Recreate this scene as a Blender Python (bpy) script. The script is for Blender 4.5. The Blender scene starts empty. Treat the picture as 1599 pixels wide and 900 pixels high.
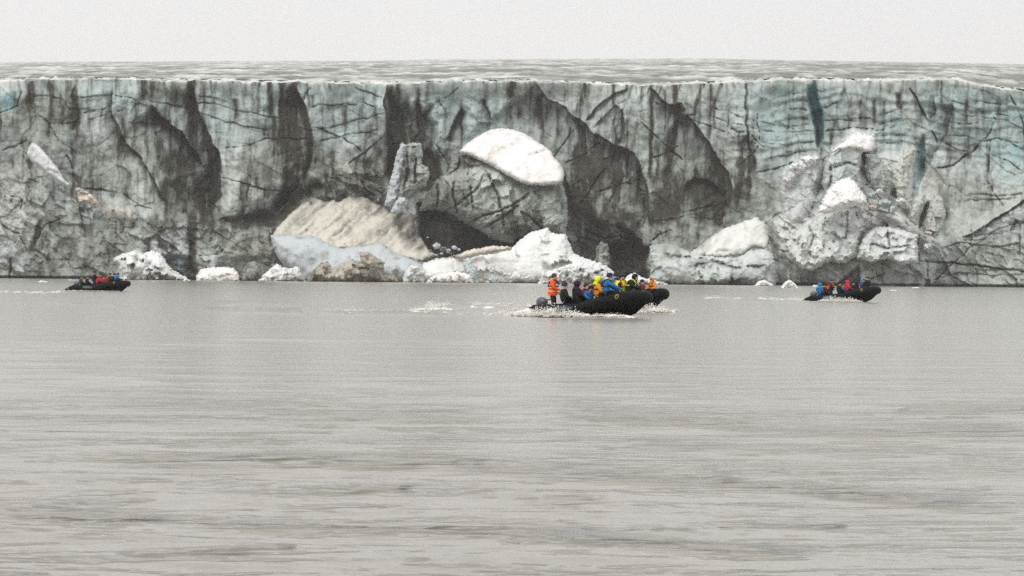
import bpy, bmesh, math, random
import numpy as np
from mathutils import Vector, Matrix
from mathutils.geometry import delaunay_2d_cdt

random.seed(7)
C = bpy.context.scene.collection
R = math.radians

# ------------------------------------------------------------------ camera
F = 4442.0                      # focal length in photograph pixels (about 100 mm on full frame)
CAM = Vector((0.0, 0.0, 1.8))
PITCH, ROLL = math.atan(20.0 / F), R(0.52)
cam_d = bpy.data.cameras.new('camera'); cam = bpy.data.objects.new('camera', cam_d); C.objects.link(cam)
cam_d.sensor_width = 36.0; cam_d.lens = 36.0 * F / 1599.0
cam_d.clip_start = 0.5; cam_d.clip_end = 20000
CM = Matrix.Rotation(R(90) - PITCH, 4, 'X') @ Matrix.Rotation(ROLL, 4, 'Z')
cam.matrix_world = Matrix.Translation(CAM) @ CM
bpy.context.scene.camera = cam
M3 = CM.to_3x3(); M3I = M3.inverted()

# ------------------------------------------------------------------ overcast daylight
scn = bpy.context.scene
scn.view_settings.view_transform = 'Standard'; scn.view_settings.look = 'None'
scn.view_settings.exposure = 0.0; scn.view_settings.gamma = 1.0
scn.cycles.use_denoising = False; scn.cycles.max_bounces = 6; scn.cycles.diffuse_bounces = 3; scn.cycles.volume_bounces = 1
SUN_EL, SUN_AZ = 42.0, -150.0           # high, behind the camera's left shoulder
w = bpy.data.worlds.new('World'); scn.world = w; w.use_nodes = True
nt = w.node_tree; nt.nodes.clear()
wo = nt.nodes.new('ShaderNodeOutputWorld'); bg = nt.nodes.new('ShaderNodeBackground')
sky = nt.nodes.new('ShaderNodeTexSky'); sky.sky_type = 'NISHITA'; sky.sun_disc = False
sky.sun_elevation = R(SUN_EL); sky.sun_rotation = R(180 + 30)
tc = nt.nodes.new('ShaderNodeTexCoord'); sep = nt.nodes.new('ShaderNodeSeparateXYZ')
ramp = nt.nodes.new('ShaderNodeValToRGB')
ramp.color_ramp.elements[0].position = 0.0; ramp.color_ramp.elements[0].color = (0.80, 0.785, 0.79, 1)
ramp.color_ramp.elements[1].position = 0.9; ramp.color_ramp.elements[1].color = (1.2, 1.19, 1.18, 1)
nz = nt.nodes.new('ShaderNodeTexNoise'); nz.inputs['Scale'].default_value = 3.0; nz.inputs['Detail'].default_value = 4
sc1 = nt.nodes.new('ShaderNodeVectorMath'); sc1.operation = 'SCALE'; sc1.inputs['Scale'].default_value = 11.0
mixc = nt.nodes.new('ShaderNodeMix'); mixc.data_type = 'RGBA'; mixc.inputs['Factor'].default_value = 0.94
mr = nt.nodes.new('ShaderNodeMapRange'); mr.inputs['From Min'].default_value = 0.3; mr.inputs['From Max'].default_value = 0.7
mr.inputs['To Min'].default_value = 0.975; mr.inputs['To Max'].default_value = 1.025
sc2 = nt.nodes.new('ShaderNodeVectorMath'); sc2.operation = 'SCALE'
L = nt.links.new
L(tc.outputs['Generated'], sep.inputs[0]); L(sep.outputs['Z'], ramp.inputs[0])
L(tc.outputs['Generated'], nz.inputs['Vector']); L(nz.outputs[0], mr.inputs['Value'])
L(ramp.outputs[0], sc1.inputs[0]); L(sc1.outputs[0], sc2.inputs[0]); L(mr.outputs[0], sc2.inputs['Scale'])
L(sky.outputs[0], mixc.inputs['A']); L(sc2.outputs[0], mixc.inputs['B'])
L(mixc.outputs['Result'], bg.inputs['Color']); bg.inputs['Strength'].default_value = 0.1
L(bg.outputs[0], wo.inputs[0])
sd = bpy.data.lights.new('sun', 'SUN'); sd.energy = 1.5; sd.angle = R(18); sd.color = (1.0, 0.97, 0.93)
so = bpy.data.objects.new('sun', sd); C.objects.link(so)
a = R(SUN_AZ)
dirv = Vector((math.sin(a) * math.cos(R(SUN_EL)), math.cos(a) * math.cos(R(SUN_EL)), math.sin(R(SUN_EL))))
so.rotation_euler = dirv.to_track_quat('Z', 'Y').to_euler()

# ------------------------------------------------------------------ maths helpers
M3n = np.array(M3)
def at(px, py, Y):
    """pixel of the photograph -> point at distance Y (numbers or arrays)"""
    px = np.asarray(px, float); py = np.asarray(py, float)
    cx = (px - 799.5) / F; cy = -(py - 450.0) / F
    dx = M3n[0, 0] * cx + M3n[0, 1] * cy - M3n[0, 2]
    dy = M3n[1, 0] * cx + M3n[1, 1] * cy - M3n[1, 2]
    dz = M3n[2, 0] * cx + M3n[2, 1] * cy - M3n[2, 2]
    t = Y / dy
    return CAM.x + dx * t, CAM.y + dy * t, CAM.z + dz * t
def proj(p):
    q = M3I @ (Vector(p) - CAM)
    return 799.5 + F * q.x / -q.z, 450.0 - F * q.y / -q.z
def water_y(px, Y):
    """row where the water surface at distance Y shows in column px"""
    lo, hi = 300.0, 2000.0
    for _ in range(40):
        m = (lo + hi) / 2
        if float(at(px, m, Y)[2]) > 0: lo = m
        else: hi = m
    return lo
def hsh(ix, iy, s):
    h = (ix.astype(np.int64) * 374761393 + iy.astype(np.int64) * 668265263 + s * 1442695041) & 0xffffffff
    h = ((h ^ (h >> 13)) * 1274126177) & 0xffffffff
    h = ((h ^ (h >> 16)) * 2246822519) & 0xffffffff
    return ((h ^ (h >> 15)) & 0xffffff) / float(0xffffff)
def vn(x, y, s=0):
    ix = np.floor(x); iy = np.floor(y); fx = x - ix; fy = y - iy
    ux = fx * fx * fx * (fx * (fx * 6 - 15) + 10); uy = fy * fy * fy * (fy * (fy * 6 - 15) + 10)
    a = hsh(ix, iy, s); b = hsh(ix + 1, iy, s); c = hsh(ix, iy + 1, s); d = hsh(ix + 1, iy + 1, s)
    return (a * (1 - ux) + b * ux) * (1 - uy) + (c * (1 - ux) + d * ux) * uy
def fbm(x, y, o=4, s=0, g=0.5):
    t = 0; amp = 1; n = 0
    for k in range(o):
        t = t + amp * vn(x * 2 ** k + 17.3 * k, y * 2 ** k - 9.1 * k, s + 31 * k); n += amp; amp *= g
    return t / n                    # 0..1
def planes(x, y, s=0, tilt=1.0):
    """jittered cells, each with its own height and tilt: chiselled ice. returns height -1..1, edge distance"""
    ix = np.floor(x); iy = np.floor(y)
    b1 = np.full(x.shape, 9.0); b2 = np.full(x.shape, 9.0); hh = np.zeros(x.shape)
    for dx in (-1, 0, 1):
        for dy in (-1, 0, 1):
            jx = ix + dx; jy = iy + dy
            cx = jx + hsh(jx, jy, s); cy = jy + hsh(jx, jy, s + 5)
            ex = x - cx; ey = y - cy; d = np.sqrt(ex * ex + ey * ey)
            hv = (hsh(jx, jy, s + 9) - .5) * 1.2 + tilt * (ex * (hsh(jx, jy, s + 11) - .5) + ey * (hsh(jx, jy, s + 13) - .5)) * 2
            n = d < b1
            b2 = np.where(n, b1, np.minimum(b2, d)); hh = np.where(n, hv, hh); b1 = np.where(n, d, b1)
    return hh, b2 - b1
def sst(a, b, x):
    t = np.clip((x - a) / (b - a), 0, 1); return t * t * (3 - 2 * t)
def polydist(X, Y, P):
    """distance, side (+ = right-hand side walking along P, image coords), parameter 0..1"""
    P = np.array(P, float); best = np.full(X.shape, 1e9); side = np.zeros(X.shape); par = np.zeros(X.shape)
    seg = np.hypot(*(P[1:] - P[:-1]).T); cum = np.concatenate([[0], np.cumsum(seg)]); tot = cum[-1]
    for i in range(len(P) - 1):
        ax, ay = P[i]; bx, by = P[i + 1]; vx, vy = bx - ax, by - ay; l2 = vx * vx + vy * vy + 1e-9
        t = np.clip(((X - ax) * vx + (Y - ay) * vy) / l2, 0, 1)
        ex = X - ax - t * vx; ey = Y - ay - t * vy; d = np.hypot(ex, ey); n = d < best
        best = np.where(n, d, best); side = np.where(n, np.sign(vx * ey - vy * ex), side)
        par = np.where(n, (cum[i] + t * seg[i]) / tot, par)
    return best, side, par
def inpoly(X, Y, P):
    c = np.zeros(X.shape, bool); n = len(P); j = n - 1
    for i in range(n):
        xi, yi = P[i]; xj, yj = P[j]
        if yi != yj:
            c ^= ((yi > Y) != (yj > Y)) & (X < (xj - xi) * (Y - yi) / (yj - yi) + xi)
        j = i
    return c

# ------------------------------------------------------------------ object helpers
def tag(o, label=None, cat=None, group=None, kind=None):
    if label: o['label'] = label
    if cat: o['category'] = cat
    if group: o['group'] = group
    if kind: o['kind'] = kind
    return o
def empty(name, loc, rz=0.0):
    o = bpy.data.objects.new(name, None); C.objects.link(o); o.empty_display_size = .2
    o.location = loc; o.rotation_euler = (0, 0, rz); return o
def link(name, me, mats, parent=None):
    o = bpy.data.objects.new(name, me); C.objects.link(o)
    if not isinstance(mats, (list, tuple)): mats = [mats]
    if len(me.materials) == 0:
        for m in mats: me.materials.append(m)
    if parent: o.parent = parent
    return o
def mesh(name, v, f, smooth=False):
    me = bpy.data.meshes.new(name); v = np.asarray(v, np.float32)
    if isinstance(f, np.ndarray):
        k = f.shape[1]; me.vertices.add(len(v)); me.vertices.foreach_set('co', v.ravel())
        me.loops.add(f.size); me.loops.foreach_set('vertex_index', f.astype(np.int32).ravel())
        me.polygons.add(len(f)); me.polygons.foreach_set('loop_start', np.arange(0, f.size, k, dtype=np.int32))
        me.polygons.foreach_set('loop_total', np.full(len(f), k, np.int32)); me.update(calc_edges=True)
    else:
        me.from_pydata([tuple(p) for p in v], [], f); me.update()
    me.polygons.foreach_set('use_smooth', np.full(len(me.polygons), smooth))
    return me
def grid_faces(nr, nc):
    i = np.arange(nr * nc).reshape(nr, nc)
    return np.stack([i[:-1, :-1], i[1:, :-1], i[1:, 1:], i[:-1, 1:]], -1).reshape(-1, 4)

# ------------------------------------------------------------------ materials
def newmat(name):
    m = bpy.data.materials.new(name); m.use_nodes = True; n = m.node_tree.nodes; l = m.node_tree.links
    return m, n, l, n['Principled BSDF']
def simple(name, col, rough=.6, spec=.4, var=.15, scale=6.0, bump=.0, metal=0.0):
    m, n, l, b = newmat(name)
    tcn = n.new('ShaderNodeTexCoord'); t = n.new('ShaderNodeTexNoise'); t.inputs['Scale'].default_value = scale; t.inputs['Detail'].default_value = 5
    r = n.new('ShaderNodeMapRange'); r.inputs['To Min'].default_value = 1 - var * 1.6; r.inputs['To Max'].default_value = 1 + var * 1.6
    s = n.new('ShaderNodeVectorMath'); s.operation = 'SCALE'; s.inputs[0].default_value = col[:3]
    l.new(tcn.outputs['Object'], t.inputs['Vector']); l.new(t.outputs[0], r.inputs['Value'])
    l.new(r.outputs[0], s.inputs['Scale']); l.new(s.outputs[0], b.inputs['Base Color'])
    b.inputs['Roughness'].default_value = rough; b.inputs['Specular IOR Level'].default_value = spec; b.inputs['Metallic'].default_value = metal
    if bump:
        bp = n.new('ShaderNodeBump'); bp.inputs['Strength'].default_value = .6; bp.inputs['Distance'].default_value = bump
        l.new(t.outputs[0], bp.inputs['Height']); l.new(bp.outputs[0], b.inputs['Normal'])
    return m
def mixrgb(n, l, fac, A, B):
    x = n.new('ShaderNodeMix'); x.data_type = 'RGBA'
    for k, v in (('Factor', fac), ('A', A), ('B', B)):
        if isinstance(v, (int, float)): x.inputs[k].default_value = v
        elif isinstance(v, tuple): x.inputs[k].default_value = (*v, 1)
        else: l.new(v, x.inputs[k])
    return x.outputs['Result']
def noise(n, l, scale, detail=6, rough=.6, stretch=None, coord='Object', rot=0.0):
    t = n.new('ShaderNodeTexNoise'); t.inputs['Scale'].default_value = scale; t.inputs['Detail'].default_value = detail; t.inputs['Roughness'].default_value = rough
    g = n.new('ShaderNodeTexCoord'); v = g.outputs[coord]
    if stretch:
        if rot:
            m0 = n.new('ShaderNodeMapping'); m0.inputs['Rotation'].default_value = (0, rot, 0); l.new(v, m0.inputs[0]); v = m0.outputs[0]
        mp = n.new('ShaderNodeMapping'); mp.inputs['Scale'].default_value = stretch; l.new(v, mp.inputs[0]); v = mp.outputs[0]
    l.new(v, t.inputs['Vector']); return t.outputs[0]
def rng(n, l, v, a, b, c=0.0, d=1.0):
    r = n.new('ShaderNodeMapRange'); l.new(v, r.inputs['Value'])
    for k, x in (('From Min', a), ('From Max', b), ('To Min', c), ('To Max', d)): r.inputs[k].default_value = x
    return r.outputs[0]
def ice_attr_mat():
    """glacier ice: clean, blue, dirty and shade-painted, white and tan in the amounts the surface carries"""
    m, n, l, b = newmat('glacier_ice')
    at1 = n.new('ShaderNodeAttribute'); at1.attribute_name = 'mix'
    at2 = n.new('ShaderNodeAttribute'); at2.attribute_name = 'tan'
    sp = n.new('ShaderNodeSeparateColor'); l.new(at1.outputs['Color'], sp.inputs[0])
    big = noise(n, l, .06, 6, .62); fine = noise(n, l, .8, 8, .72); st = noise(n, l, .35, 6, .65, (1, 1, .22))
    c = mixrgb(n, l, rng(n, l, big, .35, .65), (.42, .46, .42), (.60, .655, .63))
    c = mixrgb(n, l, sp.outputs['Green'], c, (.13, .36, .43))
    c = mixrgb(n, l, at2.outputs['Fac'], c, (.63, .60, .52))
    c = mixrgb(n, l, sp.outputs['Blue'], c, (.80, .80, .78))
    mu = n.new('ShaderNodeMath'); mu.operation = 'MULTIPLY_ADD'; l.new(st, mu.inputs[0]); mu.inputs[1].default_value = .5; mu.inputs[2].default_value = -.25
    ad = n.new('ShaderNodeMath'); ad.operation = 'MULTIPLY_ADD'; l.new(fine, ad.inputs[0]); ad.inputs[1].default_value = .44; ad.inputs[2].default_value = -.22
    su = n.new('ShaderNodeMath'); su.operation = 'ADD'; l.new(mu.outputs[0], su.inputs[0]); l.new(ad.outputs[0], su.inputs[1])
    s2 = n.new('ShaderNodeMath'); s2.operation = 'ADD'; s2.use_clamp = True; l.new(sp.outputs['Red'], s2.inputs[0]); l.new(su.outputs[0], s2.inputs[1])
    c = mixrgb(n, l, s2.outputs[0], c, (.050, .046, .034))
    l.new(c, b.inputs['Base Color']); b.inputs['Roughness'].default_value = .75; b.inputs['Specular IOR Level'].default_value = .25
    bp = n.new('ShaderNodeBump'); bp.inputs['Strength'].default_value = .7; bp.inputs['Distance'].default_value = .12
    l.new(fine, bp.inputs['Height']); l.new(bp.outputs[0], b.inputs['Normal'])
    return m
def ice_mat(name, ca, cb, dirt_shade, amount, scale=.25, stretch=None, rough=.7, bump=.16, rot=0.0):
    m, n, l, b = newmat(name)
    big = noise(n, l, scale, 6, .6, stretch, rot=rot); fine = noise(n, l, scale * 6, 7, .7, stretch, rot=rot)
    c = mixrgb(n, l, rng(n, l, fine, .35, .65), ca, cb)
    e = .62 - amount * .35
    c = mixrgb(n, l, rng(n, l, big, e - .07, e + .09, 0, .9), c, dirt_shade)
    l.new(c, b.inputs['Base Color']); b.inputs['Roughness'].default_value = rough; b.inputs['Specular IOR Level'].default_value = .25
    bp = n.new('ShaderNodeBump'); bp.inputs['Strength'].default_value = .7; bp.inputs['Distance'].default_value = bump
    l.new(fine, bp.inputs['Height']); l.new(bp.outputs[0], b.inputs['Normal'])
    return m
M_ICE = ice_attr_mat()
M_SNOW = ice_mat('white_snow', (.86, .845, .83), (.77, .755, .735), (.60, .56, .51), .12, .3, (1.0, 1.0, .4), rot=-.6)
M_WHITE = ice_mat('white_ice', (.82, .83, .82), (.68, .70, .69), (.42, .40, .36), .22, .35)
M_TAN = ice_mat('tan_dusty_snow', (.72, .665, .59), (.60, .54, .46), (.27, .23, .175), .26, .55, (1.0, 1.0, .13), rot=-.88)
M_BLUEG = ice_mat('blue_grey_ice', (.53, .565, .575), (.46, .495, .505), (.22, .235, .225), .10, .2)
M_APRON = ice_mat('pale_ice', (.76, .78, .775), (.64, .67, .665), (.36, .36, .34), .18, .2)
M_DIRTY = ice_mat('dirty_ice', (.38, .40, .37), (.26, .265, .24), (.085, .08, .07), .42, .3)
M_BROWN = ice_mat('brown_ice', (.52, .48, .41), (.40, .365, .305), (.13, .115, .09), .3, .3)
M_GREEN = ice_mat('green_grey_ice', (.46, .50, .455), (.33, .36, .325), (.10, .10, .09), .38, .22)
M_LBLUE = ice_mat('light_blue_ice', (.55, .63, .63), (.45, .52, .52), (.27, .27, .245), .22, .3)

# ------------------------------------------------------------------ the glacier front (one sculpted sheet)
D = 683.0
TOPL = [(-900, 128), (0, 127), (60, 125), (175, 124), (400, 128), (600, 131), (720, 128), (830, 127), (900, 130), (1000, 134), (1064, 132), (1150, 129), (1230, 124), (1330, 126), (1420, 125), (1490, 125), (1520, 131), (1560, 138), (1599, 143), (2500, 146)]
xs = np.concatenate([np.arange(-860, -60, 6.0), np.arange(-60, 1660, 1.15), np.arange(1660, 2460, 6.0)])
tt = np.linspace(0, 1, 285)
top = np.interp(xs, *zip(*TOPL)) + (fbm(xs / 22, xs * 0 + 3.3, 5, 5, .6) - .5) * 6.0 + (planes(xs / 14, xs * 0 + .5, 77)[0]) * .8
base = np.array([water_y(x, D) for x in (-900, 2500)]); base = np.interp(xs, (-900, 2500), base) + 9
GX = np.broadcast_to(xs, (len(tt), len(xs))).copy()
GY = top + tt[:, None] * (base - top)
wxp = (fbm(GX / 16, GY / 16, 4, 1) - .5); wyp = (fbm(GX / 16, GY / 16, 4, 2) - .5)
WX = GX + wxp * 6; WY = GY + wyp * 6
dep = np.zeros(GX.shape); dirt_shade = np.zeros(GX.shape); blue = np.zeros(GX.shape); white = np.zeros(GX.shape); tan = np.zeros(GX.shape)  # dark channel holds real stains plus shade painted into hollows
rub = np.zeros(GX.shape)     # how broken the surface is

def local(P, pad):
    P = np.array(P); x0, y0 = P.min(0) - pad; x1, y1 = P.max(0) + pad
    c = np.where((xs > x0) & (xs < x1))[0]
    if not len(c): return None
    rr = np.where((GY[:, c].max(1) > y0) & (GY[:, c].min(1) < y1))[0]
    if not len(rr): return None
    return (slice(rr[0], rr[-1] + 1), slice(c[0], c[-1] + 1))
def step(P, side, fall, depth, drk, dfall=None, taper=.12):
    """a shell of ice broken off: sharp edge, hollow on one side. side -1: left of the direction of travel"""
    dfall = dfall or fall * .6
    s = local(P, fall * 3)
    d, sd_, p = polydist(WX[s], WY[s], P)
    e = sst(0, taper, p) * sst(0, taper, 1 - p)
    e = np.where(taper > 0, e, 1)
    on = (sd_ == side)
    dep[s] -= np.where(on, depth * np.exp(-(d / fall) ** 1.3) * e, 0)
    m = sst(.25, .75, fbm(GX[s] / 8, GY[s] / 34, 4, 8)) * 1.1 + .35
    dirt_shade[s] += np.where(on, 1.35 * drk * np.exp(-(d / dfall) ** 1.2) * e * m, 0)  # dirty band plus the hollow side's shading, painted in
    dep[s] += np.where(~on, depth * .16 * np.exp(-(d / 8)) * e, 0)
    dirt_shade[s] += .55 * drk ** .5 * np.exp(-(d / 1.5) ** 2) * e * (.4 + vn(p * 9, p * 0, 6))
def crack(P, wd=1.2, depth=1.6, drk=.6, fade=.08):
    s = local(P, 14)
    if s is None: return
    wd = wd * .62; drk = drk * .72; depth = depth * .7; d, sd_, p = polydist(WX[s] , WY[s], P)
    e = sst(-.01, fade, p) * sst(-.01, fade, 1 - p) * (.15 + 1.3 * vn(p * 11 + P[0][0], p * 0, 4))
    g = np.exp(-(d / wd) ** 2)
    dep[s] -= depth * g * e; dirt_shade[s] += drk * g * e
    dirt_shade[s] += np.clip(drk * .10 * np.exp(-(d / 5)) * e, 0, 1)
    dep[s] -= np.where(sd_ > 0, .35 * depth * np.exp(-d / 9) * e, 0)
def area(P, ch, amt, feather=10, depth=0.0, mod=True, q=(12, 26)):
    s = local(P, feather * 2)
    if s is None: return
    d, _, _ = polydist(WX[s], WY[s], list(P) + [P[0]]); ins = inpoly(WX[s], WY[s], P)
    sdv = np.where(ins, d, -d); k = sst(-feather, feather, sdv)
    if depth: dep[s] += depth * k
    if ch is not None:
        m = (.35 + 1.3 * fbm(GX[s] / q[0], GY[s] / q[1], 4, 12)) if mod else 1.0
        ch[s] += amt * k * m
def plate(P, depth, bevel=5, lean=0.0):
    s = local(P, bevel * 2)
    d, _, _ = polydist(WX[s], WY[s], list(P) + [P[0]]); ins = inpoly(WX[s], WY[s], P)
    k = np.where(ins, np.clip(d / bevel, 0, 1) ** .6, 0)
    yy = np.array(P)[:, 1]; f = (WY[s] - yy.min()) / (yy.max() - yy.min() + 1e-6)
    dep[s] += k * (depth + lean * f)
def streak(x, y0, y1, wd, amt, dx=0.0):
    P = [(x, y0), (x + dx * .5, (y0 + y1) / 2), (x + dx, y1)]
    s = local(P, wd * 3); d = np.abs(WX[s] - np.interp(WY[s], (y0, y1), (x, x + dx)))
    e = sst(y0 - 6, y0 + 2, WY[s]) * (1 - sst(y1 - (y1 - y0) * .45, y1 + 8, WY[s]))
    g = np.exp(-(d / wd) ** 2) * e * (.5 + .9 * fbm(GX[s] / 3.0, GY[s] / 30, 3, 21))
    dirt_shade[s] += 1.45 * amt * g; dep[s] -= amt * g * .9

# broad form
dep += (fbm(GX / 170, GY / 300, 3, 41) - .5) * 14 + (fbm(GX / 60, GY / 90, 4, 42) - .5) * 4.0
dep += (tt[:, None] ** 2) * 2.0
zone_ll = [(-900, 300), (-200, 270), (0, 268), (30, 262), (70, 268), (112, 290), (150, 315), (205, 322), (250, 336), (345, 350), (345, 470), (-900, 470)]
zone_lr = [(1205, 345), (1230, 340), (1290, 300), (1350, 290), (1440, 365), (1480, 378), (1530, 348), (1599, 314), (1900, 270), (2500, 270), (2500, 470), (1205, 470)]
zone_rc = [(1210, 330), (1218, 262), (1245, 245), (1290, 240), (1330, 205), (1370, 208), (1372, 240), (1400, 240), (1432, 232), (1440, 300), (1470, 330), (1470, 370), (1440, 380), (1215, 400)]
area(zone_ll, rub, .42, 12, 5.0, False); area(zone_lr, rub, .42, 9, 6.0, False); area(zone_rc, rub, .38, 8, 2.0, False)
area(zone_ll, dirt_shade, -.04, 14, 0, False); area(zone_ll, white, .08, 14); area(zone_lr, dirt_shade, -.06, 14, 0, False)
area(zone_rc, white, .55, 12); area(zone_rc, dirt_shade, -.22, 12, 0, False)
area([(240, 345), (345, 350), (430, 350), (440, 470), (240, 470)], rub, .3, 8, 4.0, False)
area([(870, 335), (960, 350), (1012, 380), (1012, 470), (870, 470)], rub, .8, 10, 0, False)
area([(480, 285), (545, 262), (600, 268), (600, 330), (480, 330)], rub, .7, 8, 1.0, False)
# big broken shells (E1..)
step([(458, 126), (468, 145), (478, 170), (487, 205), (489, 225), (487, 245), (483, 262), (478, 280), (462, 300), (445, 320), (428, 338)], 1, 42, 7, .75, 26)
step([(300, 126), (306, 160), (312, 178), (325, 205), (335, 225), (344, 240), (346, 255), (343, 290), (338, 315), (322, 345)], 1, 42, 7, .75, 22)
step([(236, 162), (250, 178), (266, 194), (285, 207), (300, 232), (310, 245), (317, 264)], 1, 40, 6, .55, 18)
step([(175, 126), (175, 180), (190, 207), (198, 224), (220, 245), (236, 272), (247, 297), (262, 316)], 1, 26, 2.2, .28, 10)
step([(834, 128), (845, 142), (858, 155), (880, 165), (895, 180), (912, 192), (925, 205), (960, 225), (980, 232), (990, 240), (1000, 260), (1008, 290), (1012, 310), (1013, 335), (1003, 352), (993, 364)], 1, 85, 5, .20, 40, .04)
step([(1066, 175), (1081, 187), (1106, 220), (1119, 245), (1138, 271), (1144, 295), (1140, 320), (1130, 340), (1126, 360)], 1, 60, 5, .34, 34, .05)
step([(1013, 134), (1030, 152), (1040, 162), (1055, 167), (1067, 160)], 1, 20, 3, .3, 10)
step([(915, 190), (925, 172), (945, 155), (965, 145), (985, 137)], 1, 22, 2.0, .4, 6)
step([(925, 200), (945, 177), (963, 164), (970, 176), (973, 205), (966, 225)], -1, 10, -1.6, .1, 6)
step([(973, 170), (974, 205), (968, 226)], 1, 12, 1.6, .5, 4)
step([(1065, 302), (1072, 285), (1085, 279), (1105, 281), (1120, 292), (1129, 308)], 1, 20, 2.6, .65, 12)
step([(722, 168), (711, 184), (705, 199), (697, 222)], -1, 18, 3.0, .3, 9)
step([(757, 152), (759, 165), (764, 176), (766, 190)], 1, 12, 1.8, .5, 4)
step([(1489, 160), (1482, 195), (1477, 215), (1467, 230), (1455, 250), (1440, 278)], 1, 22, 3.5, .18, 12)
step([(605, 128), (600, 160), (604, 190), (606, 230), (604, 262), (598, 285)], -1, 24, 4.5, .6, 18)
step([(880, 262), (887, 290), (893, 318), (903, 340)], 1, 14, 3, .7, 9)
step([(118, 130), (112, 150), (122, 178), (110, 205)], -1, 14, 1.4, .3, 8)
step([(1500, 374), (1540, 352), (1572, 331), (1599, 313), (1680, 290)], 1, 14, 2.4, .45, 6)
# dark alcove left of the centre, caves: pushed back, their shade also painted in
area([(611, 140), (617, 160), (626, 172), (634, 158), (643, 176), (652, 160), (661, 178), (674, 166), (668, 182), (680, 195), (676, 235), (690, 285), (660, 300), (640, 225), (612, 290), (604, 265), (606, 200)], dirt_shade, .62, 7, -4.5)
area([(655, 322), (690, 322), (730, 345), (770, 372), (812, 360), (815, 395), (740, 402), (655, 400)], dirt_shade, .75, 6, -9)
area([(960, 470), (955, 418), (958, 404), (949, 390), (962, 379), (974, 381), (984, 366), (996, 373), (1002, 386), (1011, 389), (1007, 410), (1013, 440), (1010, 470)], dirt_shade, .85, 5, -7, False); area([(900, 345), (1000, 345), (1012, 385), (1012, 440), (940, 440), (900, 400)], dirt_shade, .3, 16)
area([(868, 285), (900, 300), (930, 350), (955, 385), (952, 440), (905, 415), (880, 360)], dirt_shade, .38, 14, -1)  # shadow region, darkened in the colour
area([(655, 235), (700, 240), (705, 300), (660, 330), (640, 310)], dirt_shade, .35, 10, -3)
# dirty fields, and dark areas with shade painted in
area([(880, 225), (985, 235), (1005, 300), (1003, 350), (960, 375), (905, 345), (880, 280)], dirt_shade, .38, 22)
area([(905, 262), (960, 250), (1000, 262), (1000, 285), (930, 285)], dirt_shade, .22, 10)
area([(1010, 270), (1125, 265), (1138, 300), (1120, 345), (1020, 355), (1005, 320)], dirt_shade, .30, 20)
area([(1095, 280), (1128, 288), (1130, 320), (1095, 322)], dirt_shade, .45, 10)
area([(1018, 300), (1060, 300), (1055, 340), (1015, 350)], dirt_shade, .35, 10)
area([(255, 230), (312, 262), (344, 270), (340, 320), (320, 348), (250, 345), (235, 300)], dirt_shade, .42, 14)
area([(180, 340), (345, 335), (430, 330), (430, 352), (345, 362), (290, 380), (230, 360)], dirt_shade, .38, 12)
area([(350, 346), (395, 338), (430, 322), (462, 300), (488, 284), (506, 290), (480, 312), (455, 335), (430, 352), (380, 356)], dirt_shade, .62, 9, -3)  # shaded underside of the ledge, painted dark
area([(480, 270), (600, 265), (605, 330), (480, 320)], dirt_shade, .16, 14, 0, True, (6, 6))
area([(570, 190), (610, 160), (615, 260), (560, 275)], dirt_shade, .28, 16)
area([(0, 165), (110, 175), (140, 230), (60, 260), (-60, 260), (-60, 175)], dirt_shade, .30, 20)
area([(-900, 180), (-60, 180), (-60, 260), (-900, 270)], dirt_shade, .28, 30)
area([(20, 128), (115, 128), (125, 180), (60, 190), (22, 168)], dirt_shade, .26, 10)
area([(110, 200), (200, 190), (205, 310), (120, 300), (90, 240)], dirt_shade, .16, 20)
area([(60, 230), (120, 270), (120, 300), (20, 285), (0, 250)], dirt_shade, .30, 12, 0, True, (5, 5))
area([(1090, 225), (1165, 215), (1180, 262), (1165, 330), (1135, 345), (1145, 290)], dirt_shade, .12, 16)
area([(1145, 255), (1240, 250), (1235, 300), (1200, 345), (1150, 340)], dirt_shade, .22, 14, 0, True, (8, 8))
area([(1325, 150), (1365, 132), (1410, 130), (1440, 160), (1445, 230), (1400, 238), (1372, 200), (1340, 205), (1318, 185)], dirt_shade, .24, 10, 0, True, (7, 12))
area([(1400, 147), (1407, 147), (1408, 172), (1400, 170)], dirt_shade, .7, 2.5, -1.5)
area([(1540, 135), (1599, 145), (1660, 150), (1660, 205), (1560, 200), (1545, 165)], dirt_shade, .20, 16)
area([(1455, 262), (1468, 258), (1480, 290), (1486, 345), (1476, 375), (1470, 330)], dirt_shade, .34, 5)
area([(1470, 385), (1599, 330), (1700, 300), (1700, 470), (1330, 470), (1310, 415)], dirt_shade, .20, 14)
area([(1215, 395), (1300, 400), (1310, 470), (1205, 470), (1208, 400)], dirt_shade, .12, 12, 0, True, (7, 7))
area([(1202, 372), (1215, 385), (1222, 470), (1203, 470), (1207, 410)], dirt_shade, .55, 4, -3)
area([(1296, 460), (1320, 432), (1342, 415), (1345, 436), (1335, 460)], dirt_shade, .6, 3, -3, False)
area([(345, 280), (440, 270), (455, 315), (400, 340), (345, 335)], dirt_shade, .14, 20)
area([(500, 225), (600, 215), (600, 270), (500, 280)], dirt_shade, .10, 20)
area([(690, 200), (720, 165), (735, 235), (700, 285)], dirt_shade, .32, 10)
area([(780, 130), (850, 150), (870, 210), (800, 190)], dirt_shade, .22, 14)
area([(120, 335), (240, 350), (300, 400), (300, 460), (60, 460), (60, 400)], dirt_shade, .18, 30)
area([(370, 430), (380, 412), (400, 405), (410, 418), (412, 470), (370, 470)], dirt_shade, .2, 5)
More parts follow.
